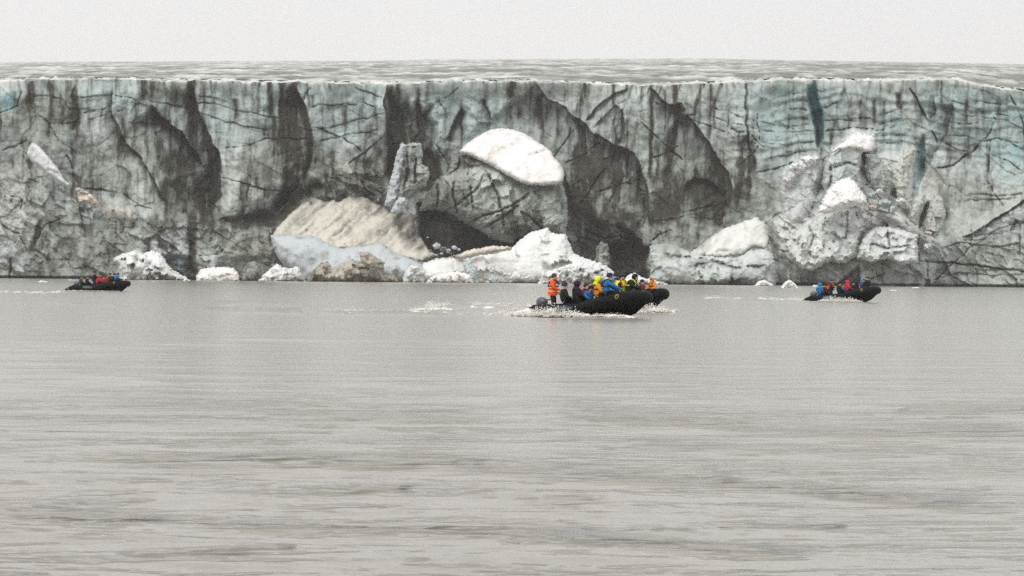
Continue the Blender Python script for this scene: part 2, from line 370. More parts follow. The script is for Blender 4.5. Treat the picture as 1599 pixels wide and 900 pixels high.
for (x, y0, y1, wd, am, dx) in [(118, 150, 208, 8, .45, -3), (224, 126, 165, 6, .7, 0), (236, 126, 166, 5, .5, 0), (212, 160, 215, 10, .35, 2), (248, 165, 285, 11, .35, 3),
        (299, 127, 262, 5.5, .6, 4), (280, 210, 330, 10, .3, 8), (396, 127, 190, 3.5, .55, 0), (404, 127, 188, 2.5, .4, 1), (421, 126, 185, 5, .75, 2), (439, 126, 215, 4, .6, 2), (452, 127, 262, 12, .62, 4),
        (447, 190, 300, 18, .35, 2), (368, 158, 192, 5, .6, 2), (620, 128, 165, 3, .4, 0), (668, 126, 166, 4, .5, 0), (653, 140, 240, 4, .5, 4), (802, 128, 152, 6, .7, -4), (1018, 145, 300, 2.6, .6, -3), (1061, 165, 295, 3, .6, -22), (996, 195, 240, 3, .4, -8),
        (1111, 130, 225, 4, .45, -4), (1165, 130, 225, 2.6, .5, 3), (1128, 195, 330, 9, .22, 0), (1163, 215, 330, 6, .3, -12), (1050, 200, 330, 8, .25, -10), (1035, 140, 215, 5, .25, 0), (905, 175, 300, 4, .25, 5), (872, 170, 260, 4, .25, -6), (890, 165, 250, 3, .2, -4), (848, 160, 250, 4, .2, 0),
        (960, 230, 330, 5, .22, 0), (935, 225, 330, 5, .25, -10), (1345, 160, 210, 3, .4, 0), (1364, 158, 205, 3, .4, 1), (1430, 195, 240, 4, .3, 2), (1471, 130, 185, 2, .35, 0), (1456, 150, 195, 2.5, .4, 3), (1508, 145, 190, 2, .3, 2), (1390, 132, 150, 6, .35, 4), (50, 128, 170, 6, .5, -6), (78, 130, 150, 4, .4, 2),
        (75, 200, 215, 8, .4, 0), (455, 300, 330, 10, .3, -5), (560, 200, 280, 4, .2, -3), (520, 165, 200, 3, .15, 0), (1190, 132, 168, 2, .25, -1), (1240, 130, 165, 2, .25, -3), (1320, 140, 170, 4, .4, -12), (1303, 190, 230, 2.6, .4, -6), (62, 345, 398, 4, .55, -14), (16, 408, 434, 2, .7, 0), (300, 350, 434, 6, .55, 4)]:
    streak(x, y0, y1, wd, am, dx)
# runnels near the rim
rn = fbm(GX / 5.5, GY / 60, 4, 61); rk = np.exp(-(GY - top) / 42.0) + .18
reg = .35 + .65 * sst(835, 900, GX) * (1 - sst(1120, 1170, GX)) + .25 * sst(180, 320, GX) * (1 - sst(460, 500, GX))
slant = fbm((GX + (GY - 130) * .35) / 7.0, GY / 70, 4, 63)
dirt_shade += sst(.52, .8, rn) * rk * .8 * reg + sst(.5, .75, slant) * np.exp(-(GY - top) / 70.0) * .55 * sst(840, 900, GX) * (1 - sst(1120, 1170, GX))
dep += (rn - .5) * 1.6 * rk * reg
# cracks and strata
CR = [[(42, 126), (50, 165), (58, 178), (75, 190), (85, 205), (92, 230)], [(32, 140), (28, 165), (0, 176), (-60, 180)], [(0, 235), (25, 228), (45, 218)], [(104, 240), (113, 258), (117, 280)],
      [(303, 176), (325, 182), (355, 190), (385, 198), (420, 205)], [(486, 199), (510, 204), (536, 216), (566, 238)], [(536, 262), (560, 245), (585, 224), (607, 206)], [(552, 136), (575, 146), (602, 153)], [(567, 160), (585, 167)],
      [(677, 163), (700, 150), (718, 136)], [(686, 158), (695, 172), (699, 186)], [(985, 178), (1010, 200), (1040, 228), (1068, 250)], [(1080, 186), (1100, 195), (1132, 205)], [(1164, 128), (1164, 165), (1166, 205), (1174, 240), (1179, 264)],
      [(1181, 175), (1185, 200), (1187, 226)], [(1166, 207), (1180, 218), (1196, 231)], [(1187, 226), (1165, 250), (1150, 266)], [(1232, 178), (1230, 206)], [(1141, 197), (1152, 205), (1163, 206)], [(1180, 270), (1210, 263), (1240, 252)],
      [(1420, 136), (1432, 155), (1445, 180), (1455, 205), (1466, 226)], [(1457, 158), (1461, 175), (1450, 189)], [(1575, 146), (1590, 170), (1599, 200), (1604, 240)], [(1551, 180), (1556, 188), (1540, 215), (1515, 240)], [(1549, 215), (1544, 245), (1543, 285)], [(1540, 282), (1552, 300), (1568, 322)],
      [(1459, 262), (1490, 258), (1513, 240), (1530, 225)], [(1560, 334), (1586, 344), (1593, 352), (1593, 405)], [(1592, 347), (1560, 358), (1540, 372), (1515, 388), (1497, 404), (1472, 428), (1455, 445)],
      [(1315, 402), (1345, 400), (1385, 405), (1430, 408), (1480, 410), (1515, 413), (1560, 420), (1620, 424)], [(1337, 386), (1370, 388), (1400, 393), (1433, 406)], [(1434, 360), (1433, 380), (1436, 406)], [(1448, 410), (1449, 435), (1447, 447)], [(1516, 350), (1517, 385)], [(1485, 374), (1520, 368), (1570, 366)],
      [(1443, 212), (1444, 245), (1442, 268), (1436, 292)], [(1296, 236), (1295, 262), (1285, 285), (1275, 310), (1268, 335)], [(1213, 350), (1235, 360), (1248, 350), (1262, 345)], [(1322, 330), (1323, 352), (1321, 376)], [(1337, 325), (1343, 345), (1350, 362)], [(1384, 350), (1387, 370), (1391, 385)],
      [(1450, 440), (1500, 425), (1540, 430), (1599, 428)], [(1330, 445), (1360, 435), (1385, 425)], [(1378, 405), (1379, 445)], [(1250, 400), (1280, 395), (1310, 410)], [(1222, 372), (1250, 385), (1285, 395)],
      [(419, 356), (423, 372), (426, 388), (432, 402), (450, 415)], [(345, 278), (362, 282), (390, 290), (420, 297), (450, 302)], [(385, 305), (390, 288)], [(300, 350), (330, 345), (360, 338)], [(350, 388), (340, 398), (310, 400)], [(300, 372), (296, 400), (303, 430)],
      [(115, 293), (160, 297), (195, 305), (215, 320), (240, 328)], [(120, 300), (125, 335), (135, 372)], [(180, 345), (183, 375)], [(898, 200), (880, 225), (862, 250), (840, 262)], [(940, 222), (905, 245), (880, 258)], [(905, 320), (925, 290), (945, 262)], [(945, 325), (960, 300), (975, 275)], [(915, 360), (945, 372), (975, 366)],
      [(1013, 377), (1030, 365), (1050, 358)], [(1030, 360), (1036, 380)], [(955, 260), (962, 225)], [(640, 230), (655, 205), (650, 170)], [(705, 262), (690, 240), (676, 222)], [(1055, 200), (1068, 166)], [(930, 300), (980, 285), (1008, 300)], [(10, 300), (35, 312), (30, 330)], [(100, 340), (70, 352), (55, 378)], [(0, 350), (30, 365), (45, 395)]]
STRONG = {13, 20, 22, 26, 29, 30, 51}
for i, P in enumerate(CR): crack(P, 1.7 if i in STRONG else 1.15, 2.6 if i in STRONG else 1.5, .85 if i in STRONG else .55)
ST = [[(120, 153), (150, 150), (176, 148)], [(130, 178), (160, 170), (176, 165)], [(135, 187), (160, 181), (176, 174)], [(178, 150), (195, 150), (215, 159)], [(182, 175), (196, 168)], [(210, 192), (240, 193), (266, 190)], [(75, 192), (110, 193), (125, 193)], [(50, 150), (75, 150), (95, 155)], [(232, 158), (250, 162), (300, 166)], [(266, 165), (300, 170)],
      [(300, 160), (335, 163), (360, 170), (400, 178), (440, 187)], [(355, 218), (395, 226), (415, 218), (445, 217), (486, 218)], [(350, 232), (380, 228), (395, 226)], [(484, 168), (500, 165), (536, 162), (560, 165)], [(490, 203), (515, 199), (560, 187), (600, 178)], [(495, 220), (540, 212), (590, 203)], [(467, 162), (487, 138)], [(308, 150), (340, 155), (357, 163)],
      [(1113, 167), (1135, 175), (1163, 184)], [(1112, 182), (1135, 190), (1163, 196)], [(1168, 185), (1190, 190), (1215, 196), (1245, 197), (1268, 193)], [(1168, 197), (1195, 205), (1230, 207), (1272, 205)], [(1235, 157), (1262, 156)], [(1232, 172), (1264, 171)], [(1232, 186), (1266, 184)], [(1190, 222), (1230, 226), (1274, 222)], [(1285, 170), (1310, 160)], [(1285, 190), (1315, 188), (1340, 190)], [(1286, 205), (1330, 200)], [(1195, 250), (1240, 240), (1262, 236)],
      [(1365, 205), (1390, 200), (1412, 189)], [(1370, 196), (1390, 188), (1410, 185)], [(1372, 182), (1395, 172), (1405, 172)], [(1368, 214), (1390, 210), (1413, 212)], [(1372, 222), (1410, 222)], [(1325, 187), (1345, 184), (1368, 190)], [(1322, 200), (1365, 203)],
      [(1488, 173), (1510, 182), (1540, 184), (1572, 190), (1599, 202)], [(1488, 158), (1515, 170), (1545, 178), (1575, 182)], [(1480, 190), (1505, 196), (1530, 190)], [(1478, 212), (1510, 213), (1535, 222), (1560, 216), (1599, 224)], [(1520, 155), (1550, 164), (1575, 162)], [(1475, 222), (1500, 236), (1513, 238)], [(1510, 303), (1550, 306), (1599, 303)], [(1508, 312), (1545, 312), (1590, 309)], [(1549, 215), (1580, 222), (1599, 235)], [(1548, 243), (1575, 252), (1599, 270)], [(1520, 138), (1555, 150)], [(1440, 395), (1500, 380), (1560, 385), (1599, 380)], [(1380, 345), (1420, 362), (1433, 366)],
      [(1013, 250), (1040, 240), (1060, 226)], [(940, 250), (975, 235)], [(1075, 330), (1110, 320), (1138, 300)], [(1030, 345), (1080, 335), (1125, 345)], [(1020, 160), (1060, 180), (1090, 180)]]
for P in ST: crack(P, 1.5, 1.1, .36)
# strata on the right third and at the left, gentle ledges
sy = GY + 14 * np.sin((GX - 1180) / 95.0) + (fbm(GX / 60, GY / 60, 3, 90) - .5) * 30
sw = vn(sy / 7.5, sy * 0 + .3, 91); mk = sst(1120, 1180, GX) * (1 - sst(232, 262, GY)) + .3
dep += (sw - .5) * .9 * mk; dirt_shade += sst(.7, .95, vn(sy / 7.5, GX / 60, 92)) * .28 * mk * fbm(GX / 40, GY / 20, 3, 93)
# blue ice, and one painted blue-green shadow
area([(1264, 134), (1274, 128), (1279, 160), (1285, 185), (1284, 215), (1279, 229), (1275, 205), (1269, 180), (1263, 158)], blue, .8, 4, -5, False)
area([(1268, 175), (1284, 170), (1284, 215), (1277, 228)], dirt_shade, .42, 4, -2)
area([(-60, 148), (28, 146), (24, 170), (-60, 176)], blue, .42, 5)
area([(1430, 235), (1442, 212), (1445, 262), (1432, 305), (1418, 312), (1425, 270)], blue, .5, 4, -3); area([(1430, 240), (1443, 230), (1440, 275), (1425, 300)], dirt_shade, .35, 5)  # blue-green shadow area, tinted and darkened in the colour
area([(1170, 130), (1270, 128), (1320, 130), (1325, 180), (1290, 230), (1190, 235), (1165, 190)], blue, .17, 25)
area([(1365, 140), (1412, 190), (1412, 215), (1370, 225)], blue, .18, 12)
area([(1440, 130), (1599, 140), (1680, 150), (1680, 260), (1599, 260), (1500, 235), (1450, 205)], blue, .17, 20)
area([(1545, 215), (1599, 225), (1599, 290), (1560, 290)], blue, .12, 14)
area([(252, 398), (300, 402), (304, 470), (255, 470)], blue, .5, 5); area([(252, 398), (300, 402), (304, 470), (255, 470)], dirt_shade, .30, 5, -2)
area([(60, 130), (230, 128), (300, 190), (150, 170)], blue, .10, 20); area([(320, 130), (460, 130), (420, 240), (330, 230)], blue, .09, 20); area([(470, 130), (600, 135), (590, 200), (495, 220)], blue, .14, 20)
area([(1213, 245), (1290, 240), (1290, 330), (1230, 330)], blue, .14, 14)
area([(650, 135), (760, 130), (800, 190), (690, 260)], blue, .12, 16)
area([(1210, 400), (1200, 445), (1000, 445), (1060, 420)], blue, .15, 10)
# pale and white places
wr = np.exp(-((GY - top) / 2.4) ** 2) * 1.5 * sst(.35, .7, fbm(GX / 26, GY * 0, 4, 71)); white += wr
white += np.exp(-np.clip(GY - top, 0, 99) / 6.0) * .5 * sst(1100, 1200, GX)
area([(1290, 242), (1308, 226), (1330, 212), (1352, 209), (1366, 217), (1366, 233), (1354, 237), (1345, 232), (1320, 228)], white, .85, 3)
area([(1225, 285), (1235, 262), (1255, 245), (1282, 236), (1280, 250), (1262, 262), (1245, 275), (1232, 292)], white, .55, 4, 2.0)
area([(1218, 302), (1235, 292), (1245, 298), (1240, 308)], white, .45, 3)
area([(1255, 345), (1290, 325), (1350, 320), (1400, 338), (1435, 352), (1432, 366), (1380, 350), (1340, 360), (1290, 385), (1262, 400), (1225, 370)], white, .38, 8, 2.5)
area([(1340, 385), (1350, 365), (1380, 350), (1435, 360), (1430, 405), (1380, 400)], white, .22, 6, 1.0)
area([(1190, 345), (1225, 340), (1240, 365), (1210, 400)], white, .35, 8)
area([(0, 300), (48, 296), (60, 330), (40, 400), (0, 360)], white, .25, 10, .8); area([(42, 330), (75, 325), (70, 350), (45, 385)], white, .22, 5, .8); area([(100, 345), (118, 335), (130, 365), (95, 372)], white, .28, 6, .8)
area([(85, 300), (115, 300), (118, 325), (95, 330)], white, .2, 6); area([(140, 375), (165, 370), (175, 378), (160, 385)], white, .4, 4)
area([(-600, 300), (0, 300), (0, 420), (-600, 420)], white, .18, 30)
area([(160, 322), (205, 322), (210, 338), (170, 338)], tan, .8, 5); area([(0, 262), (40, 262), (60, 290), (0, 290)], tan, .35, 8); area([(375, 360), (422, 365), (425, 400), (370, 405), (345, 400)], tan, .35, 6, 1.5); area([(380, 375), (425, 372), (432, 405), (400, 410)], white, .2, 6)
area([(1225, 420), (1250, 410), (1300, 392), (1300, 402), (1260, 425)], tan, .35, 6); area([(1480, 300), (1560, 320), (1500, 345)], tan, .15, 12); area([(1440, 270), (1470, 270), (1476, 330), (1450, 330)], tan, .3, 5)
area([(1355, 292), (1400, 300), (1410, 340), (1360, 335)], white, .3, 6); area([(360, 130), (420, 200), (450, 300), (380, 320), (345, 250)], tan, .12, 20)
area([(510, 250), (600, 245), (590, 275), (510, 285)], tan, .2, 15); area([(535, 262), (575, 255), (600, 290), (560, 300), (535, 290)], tan, .35, 8)
# plates at the right cluster and lower right
area([(1228, 398), (1300, 402), (1440, 404), (1440, 470), (1225, 470)], white, .10, 5, 8.0)
plate([(1293, 243), (1308, 226), (1330, 212), (1352, 209), (1366, 217), (1366, 233), (1354, 237), (1346, 238), (1352, 262), (1356, 290), (1330, 283), (1305, 286), (1290, 308), (1284, 270)], 4.0, 5, 1.5)
plate([(1398, 288), (1396, 270), (1408, 250), (1418, 236), (1430, 232), (1430, 250), (1424, 270), (1420, 300), (1424, 330), (1405, 325)], 3.5, 5)
plate([(1420, 325), (1428, 305), (1446, 303), (1440, 335), (1432, 350), (1418, 345)], 3.0, 4)
plate([(1443, 345), (1452, 310), (1464, 290), (1476, 320), (1474, 345), (1462, 372), (1445, 365)], 2.5, 5)
plate([(1215, 300), (1222, 275), (1245, 250), (1282, 238), (1286, 262), (1272, 320), (1252, 345), (1222, 340)], 2.5, 8)
plate([(1222, 372), (1262, 345), (1300, 322), (1340, 330), (1355, 365), (1340, 385), (1300, 400), (1240, 405)], 3.5, 9, 1.5)
plate([(1340, 396), (1352, 368), (1385, 352), (1432, 362), (1434, 402), (1385, 402)], 2.5, 6)
area([(1344, 237), (1353, 237), (1350, 258), (1357, 290), (1350, 291), (1342, 262)], dirt_shade, .85, 2, -4, False)  # slots from here on: pushed back and darkened in the colour
area([(1294, 262), (1298, 258), (1297, 282), (1293, 280)], dirt_shade, .8, 1.5, -2, False)
area([(1447, 315), (1450, 318), (1441, 352), (1434, 360), (1438, 335)], dirt_shade, .9, 2, -2.5, False)
area([(1320, 345), (1325, 345), (1326, 375), (1320, 375)], dirt_shade, .7, 2, -2, False)
area([(1395, 295), (1402, 290), (1402, 312), (1392, 305)], dirt_shade, .7, 3, -2, False)
plate([(343, 350), (352, 300), (346, 262), (360, 215), (420, 205), (455, 240), (452, 300), (425, 318), (385, 330)], 1.2, 16)
plate([(880, 270), (905, 255), (960, 248), (1000, 275), (1010, 330), (995, 356), (950, 366), (915, 345), (893, 310)], 2.2, 24)
# crisp roughness
h1, e1 = planes((WX * .82 + WY * .57) / 52, (WY * .82 - WX * .57) / 26, 101, 1.1); h2, e2 = planes((WX * .82 + WY * .57) / 15, (WY * .82 - WX * .57) / 8, 103, 1.1); h3, e3 = planes(GX / 5 + wxp * 2, GY / 5, 105, 1.0)
dep += h1 * (.35 + 2.6 * rub) + h2 * (.12 + 1.2 * rub) + h3 * (.06 + .22 * rub)
dirt_shade += rub * (np.exp(-e1 / .05) * .22 + np.exp(-e2 / .06) * .12) + np.exp(-e1 / .012) * .20 * (1 - rub)
dirt_shade += rub * (hsh(np.floor(h1 * 999), np.floor(h1 * 77), 3) - .5) * .30 + (rub - .1).clip(0, 1) * h2 * -.16
dep += (fbm(GX / 12, GY / 16, 4, 52) - .5) * 1.3 + (fbm(GX / 2.6, GY / 2.6, 2, 53) - .5) * .12
big = fbm(GX / 45 + wxp, GY / 75 + wyp, 4, 81); mid = fbm(GX / 9, GY / 16, 4, 82)
dirt_shade += (big - .45) * .95 + (mid - .5) * .70 + .20
dirt_shade += .10 * (1 - sst(1050, 1250, GX)) * sst(150, 260, GY)
fl_ = fbm(WX / 6.0, GY / 60, 4, 83); dirt_shade += (sst(.48, .76, fl_) - .2) * .40 * (1 - .75 * rub) * (1 - sst(300, 370, GY) * .6)
dirt_shade -= .13 * sst(1130, 1200, GX) * (1 - rub * .5)
blue = blue * 1.3 + .06 * (1 - sst(200, 330, GY))
white -= .12 * dirt_shade
nw_ = sst(-13.5, -11, GY - base); dep -= 1.6 * nw_; dirt_shade += .45 * nw_  # waterline notch, set back and darkened
dep = dep * (.25 + .75 * sst(0, .10, tt))[:, None]
# world positions; extra rows run back over the rim
dep = np.clip(dep, -22, 22)
xw, yw, zw = at(GX, GY, D - dep)
rows = []
back = [34, 26, 20, 15, 11, 7, 4, 2.0, .8]
for bk in back:
    lift = bk * .081 + (fbm(xs / 11, xs * 0 + bk * .15, 4, 55) - .5) * min(1.5, bk * .5)
    rows.append(np.stack([xw[0] * (1 + bk / D), yw[0] + bk, zw[0] + lift - (2.5 if bk == 34 else 0)], -1))
V = np.concatenate([np.array(rows), np.stack([xw, yw, zw], -1)], 0)
nb = len(back); nr, nc = V.shape[:2]
me = mesh('glacier_front', V.reshape(-1, 3), grid_faces(nr, nc), True)
def pad(a, v=None): return np.concatenate([np.repeat((a[:1] if v is None else np.full_like(a[:1], v)), nb, 0), a], 0)
rimd = (fbm(np.broadcast_to(xs / 26, (nb, nc)), np.arange(nb)[:, None] * .7 + xs * 0, 4, 66) - .40) * 1.9
pd_, pb, pw, pt = pad(dirt_shade, 0.0), pad(blue, 0.0), pad(white, .38), pad(tan, .3)
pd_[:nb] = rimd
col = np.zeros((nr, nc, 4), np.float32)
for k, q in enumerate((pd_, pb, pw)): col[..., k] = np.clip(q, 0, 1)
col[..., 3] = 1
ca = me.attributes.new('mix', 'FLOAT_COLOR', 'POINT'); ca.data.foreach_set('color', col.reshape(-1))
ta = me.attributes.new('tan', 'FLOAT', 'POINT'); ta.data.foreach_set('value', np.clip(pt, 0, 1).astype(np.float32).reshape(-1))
g = link('glacier_front', me, M_ICE); tag(g, 'tall grey-blue glacier front with dirty streaks, cracks and broken hollows', 'glacier', None, 'structure')

# ------------------------------------------------------------------ ice field behind the rim
def plateau():
    px_ = np.concatenate([np.arange(-860, -60, 20.0), np.arange(-60, 1660, 3.0), np.arange(1660, 2460, 20.0)])
    q = np.linspace(0, 1, 260); Yr = 703 + 8300 * q ** 2.6
    far = np.interp(px_, (-860, 0, 500, 800, 1100, 1300, 1599, 2460), (99, 98, 96, 93, 92, 96, 101, 104))
    near = np.interp(px_, *zip(*TOPL)) - 3.0
    Yg = Yr[:, None] + px_ * 0; PX = px_ + Yg * 0
    k = ((703 / Yg) ** 1.0 - 703 / 9003) / (1 - 703 / 9003)
    PY = far + (near - far) * k
    wx_ = (PX - 800) * Yg / F
    n1 = fbm(wx_ / (4.5 * (Yg / 700)), Yg / 60, 5, 201, .62); n2 = fbm(wx_ / 90, Yg / 60, 3, 202)
    X, Y, Z = at(PX, PY, Yg)
    Z = Z + ((n1 - .5) * 1.3 + (n2 - .5) * 1.8) * sst(700, 730, Yg) * (Yg / 700) ** .5
    me = mesh('ice_field', np.stack([X, Y, Z], -1).reshape(-1, 3), grid_faces(len(q), len(px_)), True)
    d = np.clip((n1 - .5) * -1.4 + .48 + (fbm(wx_ / 30, Yg / 120, 5, 203) - .5) * 1.3 + (fbm(wx_ / 6, Yg / 60, 4, 204) - .5) * 1.0 + .06 + .12 * sst(1000, 1250, PX), 0, .78)
    wv = np.clip((n1 - .52) * 2.4 - d * .5, 0, 1) * .35
    col = np.zeros(X.shape + (4,), np.float32); col[..., 0] = d; col[..., 2] = wv; col[..., 3] = 1
    me.attributes.new('mix', 'FLOAT_COLOR', 'POINT').data.foreach_set('color', col.reshape(-1))
    me.attributes.new('tan', 'FLOAT', 'POINT').data.foreach_set('value', np.full(X.size, .30, np.float32))
    tag(link('ice_field', me, M_ICE), 'dirty white ice field stretching back above the glacier front', 'ice field', None, 'structure')
plateau()

# ------------------------------------------------------------------ separate blocks, bergs and snow
def block(name, label, P, Y, mat, T=3.0, wpx=9, r=3.0, rough=1.2, lean=0.0, cat='ice block', group=None, facets=1.0, cell=10, smooth=False, seed=1, jit=1.4, float_=False, zmin=None, parent=None, slope=0.0, bk=.6, attr=None):
    rs = random.Random(seed); P = [(float(a), float(b)) for a, b in P]
    if float_:                      # the foot goes below the water
        wy = water_y(sum(p[0] for p in P) / len(P), Y); ymax = max(p[1] for p in P)
        P = [(a, b + (wy + 3.5 - ymax) * max(0, 1 - (ymax - b) / 6.0)) for a, b in P]
    out = []
    for i in range(len(P)):
        ax, ay = P[i]; bx, by = P[(i + 1) % len(P)]; Ls = math.hypot(bx - ax, by - ay); n = max(1, int(Ls / (r * .7)))
        for k in range(n):
            t = k / n; j = jit * (0 if k == 0 else 1)
            out.append((ax + (bx - ax) * t + rs.uniform(-j, j), ay + (by - ay) * t + rs.uniform(-j, j)))
    A = np.array(out); x0, y0 = A.min(0); x1, y1 = A.max(0)
    gx, gy = np.meshgrid(np.arange(x0, x1, r), np.arange(y0, y1, r)); gx = gx.ravel(); gy = gy.ravel()
    nr_ = np.random.RandomState(seed); gx = gx + nr_.uniform(-.38, .38, gx.shape) * r; gy = gy + nr_.uniform(-.38, .38, gy.shape) * r
    d, _, _ = polydist(gx, gy, out + [out[0]]); k = inpoly(gx, gy, out) & (d > r * .55)
    pts = [Vector(p) for p in out] + [Vector((a, b)) for a, b in zip(gx[k], gy[k])]
    n0 = len(out)
    vc, _, fc, ov, _, _ = delaunay_2d_cdt(pts, [], [list(range(n0))], 1, 1e-4)
    vx = np.array([v[0] for v in vc]); vy = np.array([v[1] for v in vc]); f = [tuple(x) for x in fc if len(x) == 3]
    d, _, _ = polydist(vx, vy, out + [out[0]])
    onb = d < 1e-3
    u = np.clip(d / wpx, 0, 1); prof = np.sqrt(np.clip(1 - (1 - u) ** 2, 0, 1))
    hp, _ = planes(vx / cell, vy / cell, seed * 7 + 3, 1.2); hp2, _ = planes(vx / (cell * .42), vy / (cell * .42), seed * 7 + 5, 1.1)
    nzv = (fbm(vx / 7, vy / 7, 3, seed) - .5)
    dr = np.zeros(vx.shape); gro = np.zeros(vx.shape)
    if attr:
        wa = (fbm(vx / 12, vy / 12, 3, seed + 70) - .5) * 5; wb = (fbm(vx / 12, vy / 12, 3, seed + 71) - .5) * 5
        for cp in attr.get('cracks', []):
            dd_, _, pp = polydist(vx + wa, vy + wb, cp); g_ = np.exp(-(dd_ / 1.5) ** 2) * sst(-.02, .15, pp) * sst(-.02, .15, 1 - pp); gro += g_ * 1.5; dr += g_ * .55
        if 'streak' in attr:
            pq = vx * .64 + vy * .77 + wa * 1.6; al = vx * .77 - vy * .64; dr += (fbm(pq / 3.2, al / 45, 4, seed + 77) - .5) * attr['streak'] + (sst(.55, .8, fbm(pq / 8, al / 60, 3, seed + 78))) * attr['streak'] * .4
        for pl, am in attr.get('dark', []):
            dd_, _, _ = polydist(vx + wa, vy + wb, list(pl) + [pl[0]]); s_ = np.where(inpoly(vx + wa, vy + wb, pl), dd_, -dd_); dr += am * sst(-6, 6, s_) * (.4 + 1.2 * fbm(vx / 8, vy / 12, 3, seed + 73))
        dr += attr.get('dirt_shade', .2) + (fbm(vx / 22, vy / 30, 4, seed + 74) - .5) * .9 * attr.get('var', 1) + (fbm(vx / 3.5, vy / 14, 3, seed + 75) - .5) * .5 * attr.get('var', 1)
    hgt = -gro + T * prof + (hp * facets * 1.25 + hp2 * facets * .28 + nzv * rough * .4) * np.clip(d / (wpx * .35), 0, 1)
    ln = lean * (y1 - vy) / (y1 - y0) + slope * (vx - x0) / (x1 - x0)       # upper parts lean back
    X, Yw, Z = at(vx, vy, Y + ln - hgt)
    fr = np.stack([X, Yw, Z], -1)
    bX, bY, bZ = at(vx, vy, Y + ln + T * bk * prof + .3)
    bkv = np.stack([bX, bY, bZ], -1)
    nv = len(vx); idx = np.where(onb, np.arange(nv), np.arange(nv) + nv)
    faces = [tuple(t) for t in f] + [tuple(int(idx[i]) for i in reversed(t)) for t in f]
    cen = fr.mean(0); bot = fr[:, 2].min(); org = Vector((cen[0], cen[1], max(bot, 0) if float_ else bot))
    allv = np.concatenate([fr, bkv], 0) - np.array(org)
    me = mesh(name, allv, faces, smooth)
    bm = bmesh.new(); bm.from_mesh(me); bmesh.ops.delete(bm, geom=[v for v in bm.verts if not v.link_faces], context='VERTS')
    bmesh.ops.recalc_face_normals(bm, faces=bm.faces); bm.to_mesh(me); bm.free()
    if attr:
        co = np.zeros(len(me.vertices) * 3, np.float32); me.vertices.foreach_get('co', co); co = co.reshape(-1, 3)
        keyd = {tuple(np.round(p, 3)): i for i, p in enumerate(allv.astype(np.float32))}
        src = np.array([keyd.get(tuple(np.round(p, 3)), 0) % nv for p in co])
        cl4 = np.zeros((len(co), 4), np.float32); cl4[:, 0] = np.clip(dr[src], 0, 1); cl4[:, 1] = attr.get('blue', .1); cl4[:, 2] = np.clip(attr.get('white', 0) * (1 - dr[src]), 0, 1); cl4[:, 3] = 1
        me.attributes.new('mix', 'FLOAT_COLOR', 'POINT').data.foreach_set('color', cl4.reshape(-1))
        me.attributes.new('tan', 'FLOAT', 'POINT').data.foreach_set('value', np.full(len(co), attr.get('tan', 0), np.float32))
        mat = M_ICE
    o = link(name, me, mat, parent); o.location = org
    if label: tag(o, label, cat, group)
    return o

block('serac', 'large green-grey serac in the centre, overhanging the dark cave under the white snow dome',
      [(655, 330), (658, 318), (668, 300), (682, 280), (700, 268), (708, 245), (722, 240), (745, 246), (770, 256), (800, 272), (840, 284), (878, 284), (886, 310), (886, 345), (884, 372), (868, 366), (850, 364), (826, 366), (812, 370), (800, 380), (782, 378), (768, 374), (752, 362), (735, 353), (715, 342), (700, 332), (680, 328)],
      676, M_GREEN, T=7, wpx=42, r=2.1, rough=2.4, cell=26, facets=1.9, seed=3, cat='serac', lean=3,
      attr=dict(dirt_shade=.30, blue=.02, tan=.12, var=1.1, cracks=[[(707, 280), (708, 307), (716, 339)], [(682, 285), (683, 327)], [(728, 352), (755, 338), (800, 322), (830, 300)], [(750, 360), (775, 345), (815, 318)], [(757, 262), (775, 298), (783, 325), (786, 365)], [(700, 330), (740, 300), (760, 270)], [(812, 330), (835, 345), (850, 362)], [(720, 245), (715, 262), (695, 275)], [(735, 290), (738, 330)]], dark=[([(800, 315), (850, 335), (850, 364), (800, 378), (785, 350)], .38), ([(712, 240), (745, 248), (740, 262), (705, 262)], .5), ([(830, 285), (886, 284), (886, 330), (850, 300)], .35), ([(660, 300), (700, 300), (700, 332), (660, 328)], .2)]))
block('snow_dome', 'smooth white snow dome lying on top of the large central serac',
      [(715, 238), (728, 225), (745, 213), (765, 203), (785, 200), (800, 202), (822, 210), (845, 225), (860, 236), (866, 248), (875, 256), (881, 270), (880, 282), (872, 288), (850, 290), (825, 289), (806, 282), (790, 273), (770, 260), (750, 251), (733, 243)],
      669, M_SNOW, T=2.6, wpx=9, r=3.0, rough=.8, facets=.5, cell=34, smooth=True, seed=4, cat='snow', lean=11, jit=.7)
block('serac', 'thin ice pinnacle standing in the dark alcove left of the central serac',
      [(600, 321), (606, 300), (614, 270), (620, 240), (628, 222), (634, 226), (645, 222), (657, 224), (661, 240), (658, 256), (668, 262), (671, 276), (664, 292), (650, 300), (640, 308), (625, 312), (612, 323)],
      671, M_GREEN, T=3.2, wpx=12, r=2.0, cell=10, facets=1.1, seed=5, cat='serac', attr=dict(dirt_shade=.28, tan=.25, cracks=[[(635, 232), (638, 262), (630, 300)], [(650, 240), (648, 290)]], dark=[([(628, 245), (640, 245), (636, 305), (622, 305)], .3)]))
block('ice_block', 'pale blue-grey sliver of ice on the left side of the pinnacle', [(600, 322), (605, 300), (612, 272), (619, 242), (627, 222), (634, 228), (632, 250), (624, 280), (620, 308), (610, 324)],
      668.5, M_BLUEG, T=1.6, wpx=6, r=2.6, cell=9, facets=.5, seed=61)
block('ice_block', 'small blue-grey block on the tan snow below the pinnacle', [(610, 330), (617, 316), (624, 307), (633, 309), (633, 320), (625, 332), (614, 334)], 664, M_BLUEG, T=1.6, wpx=6, r=2.4, cell=8, facets=.6, seed=62)
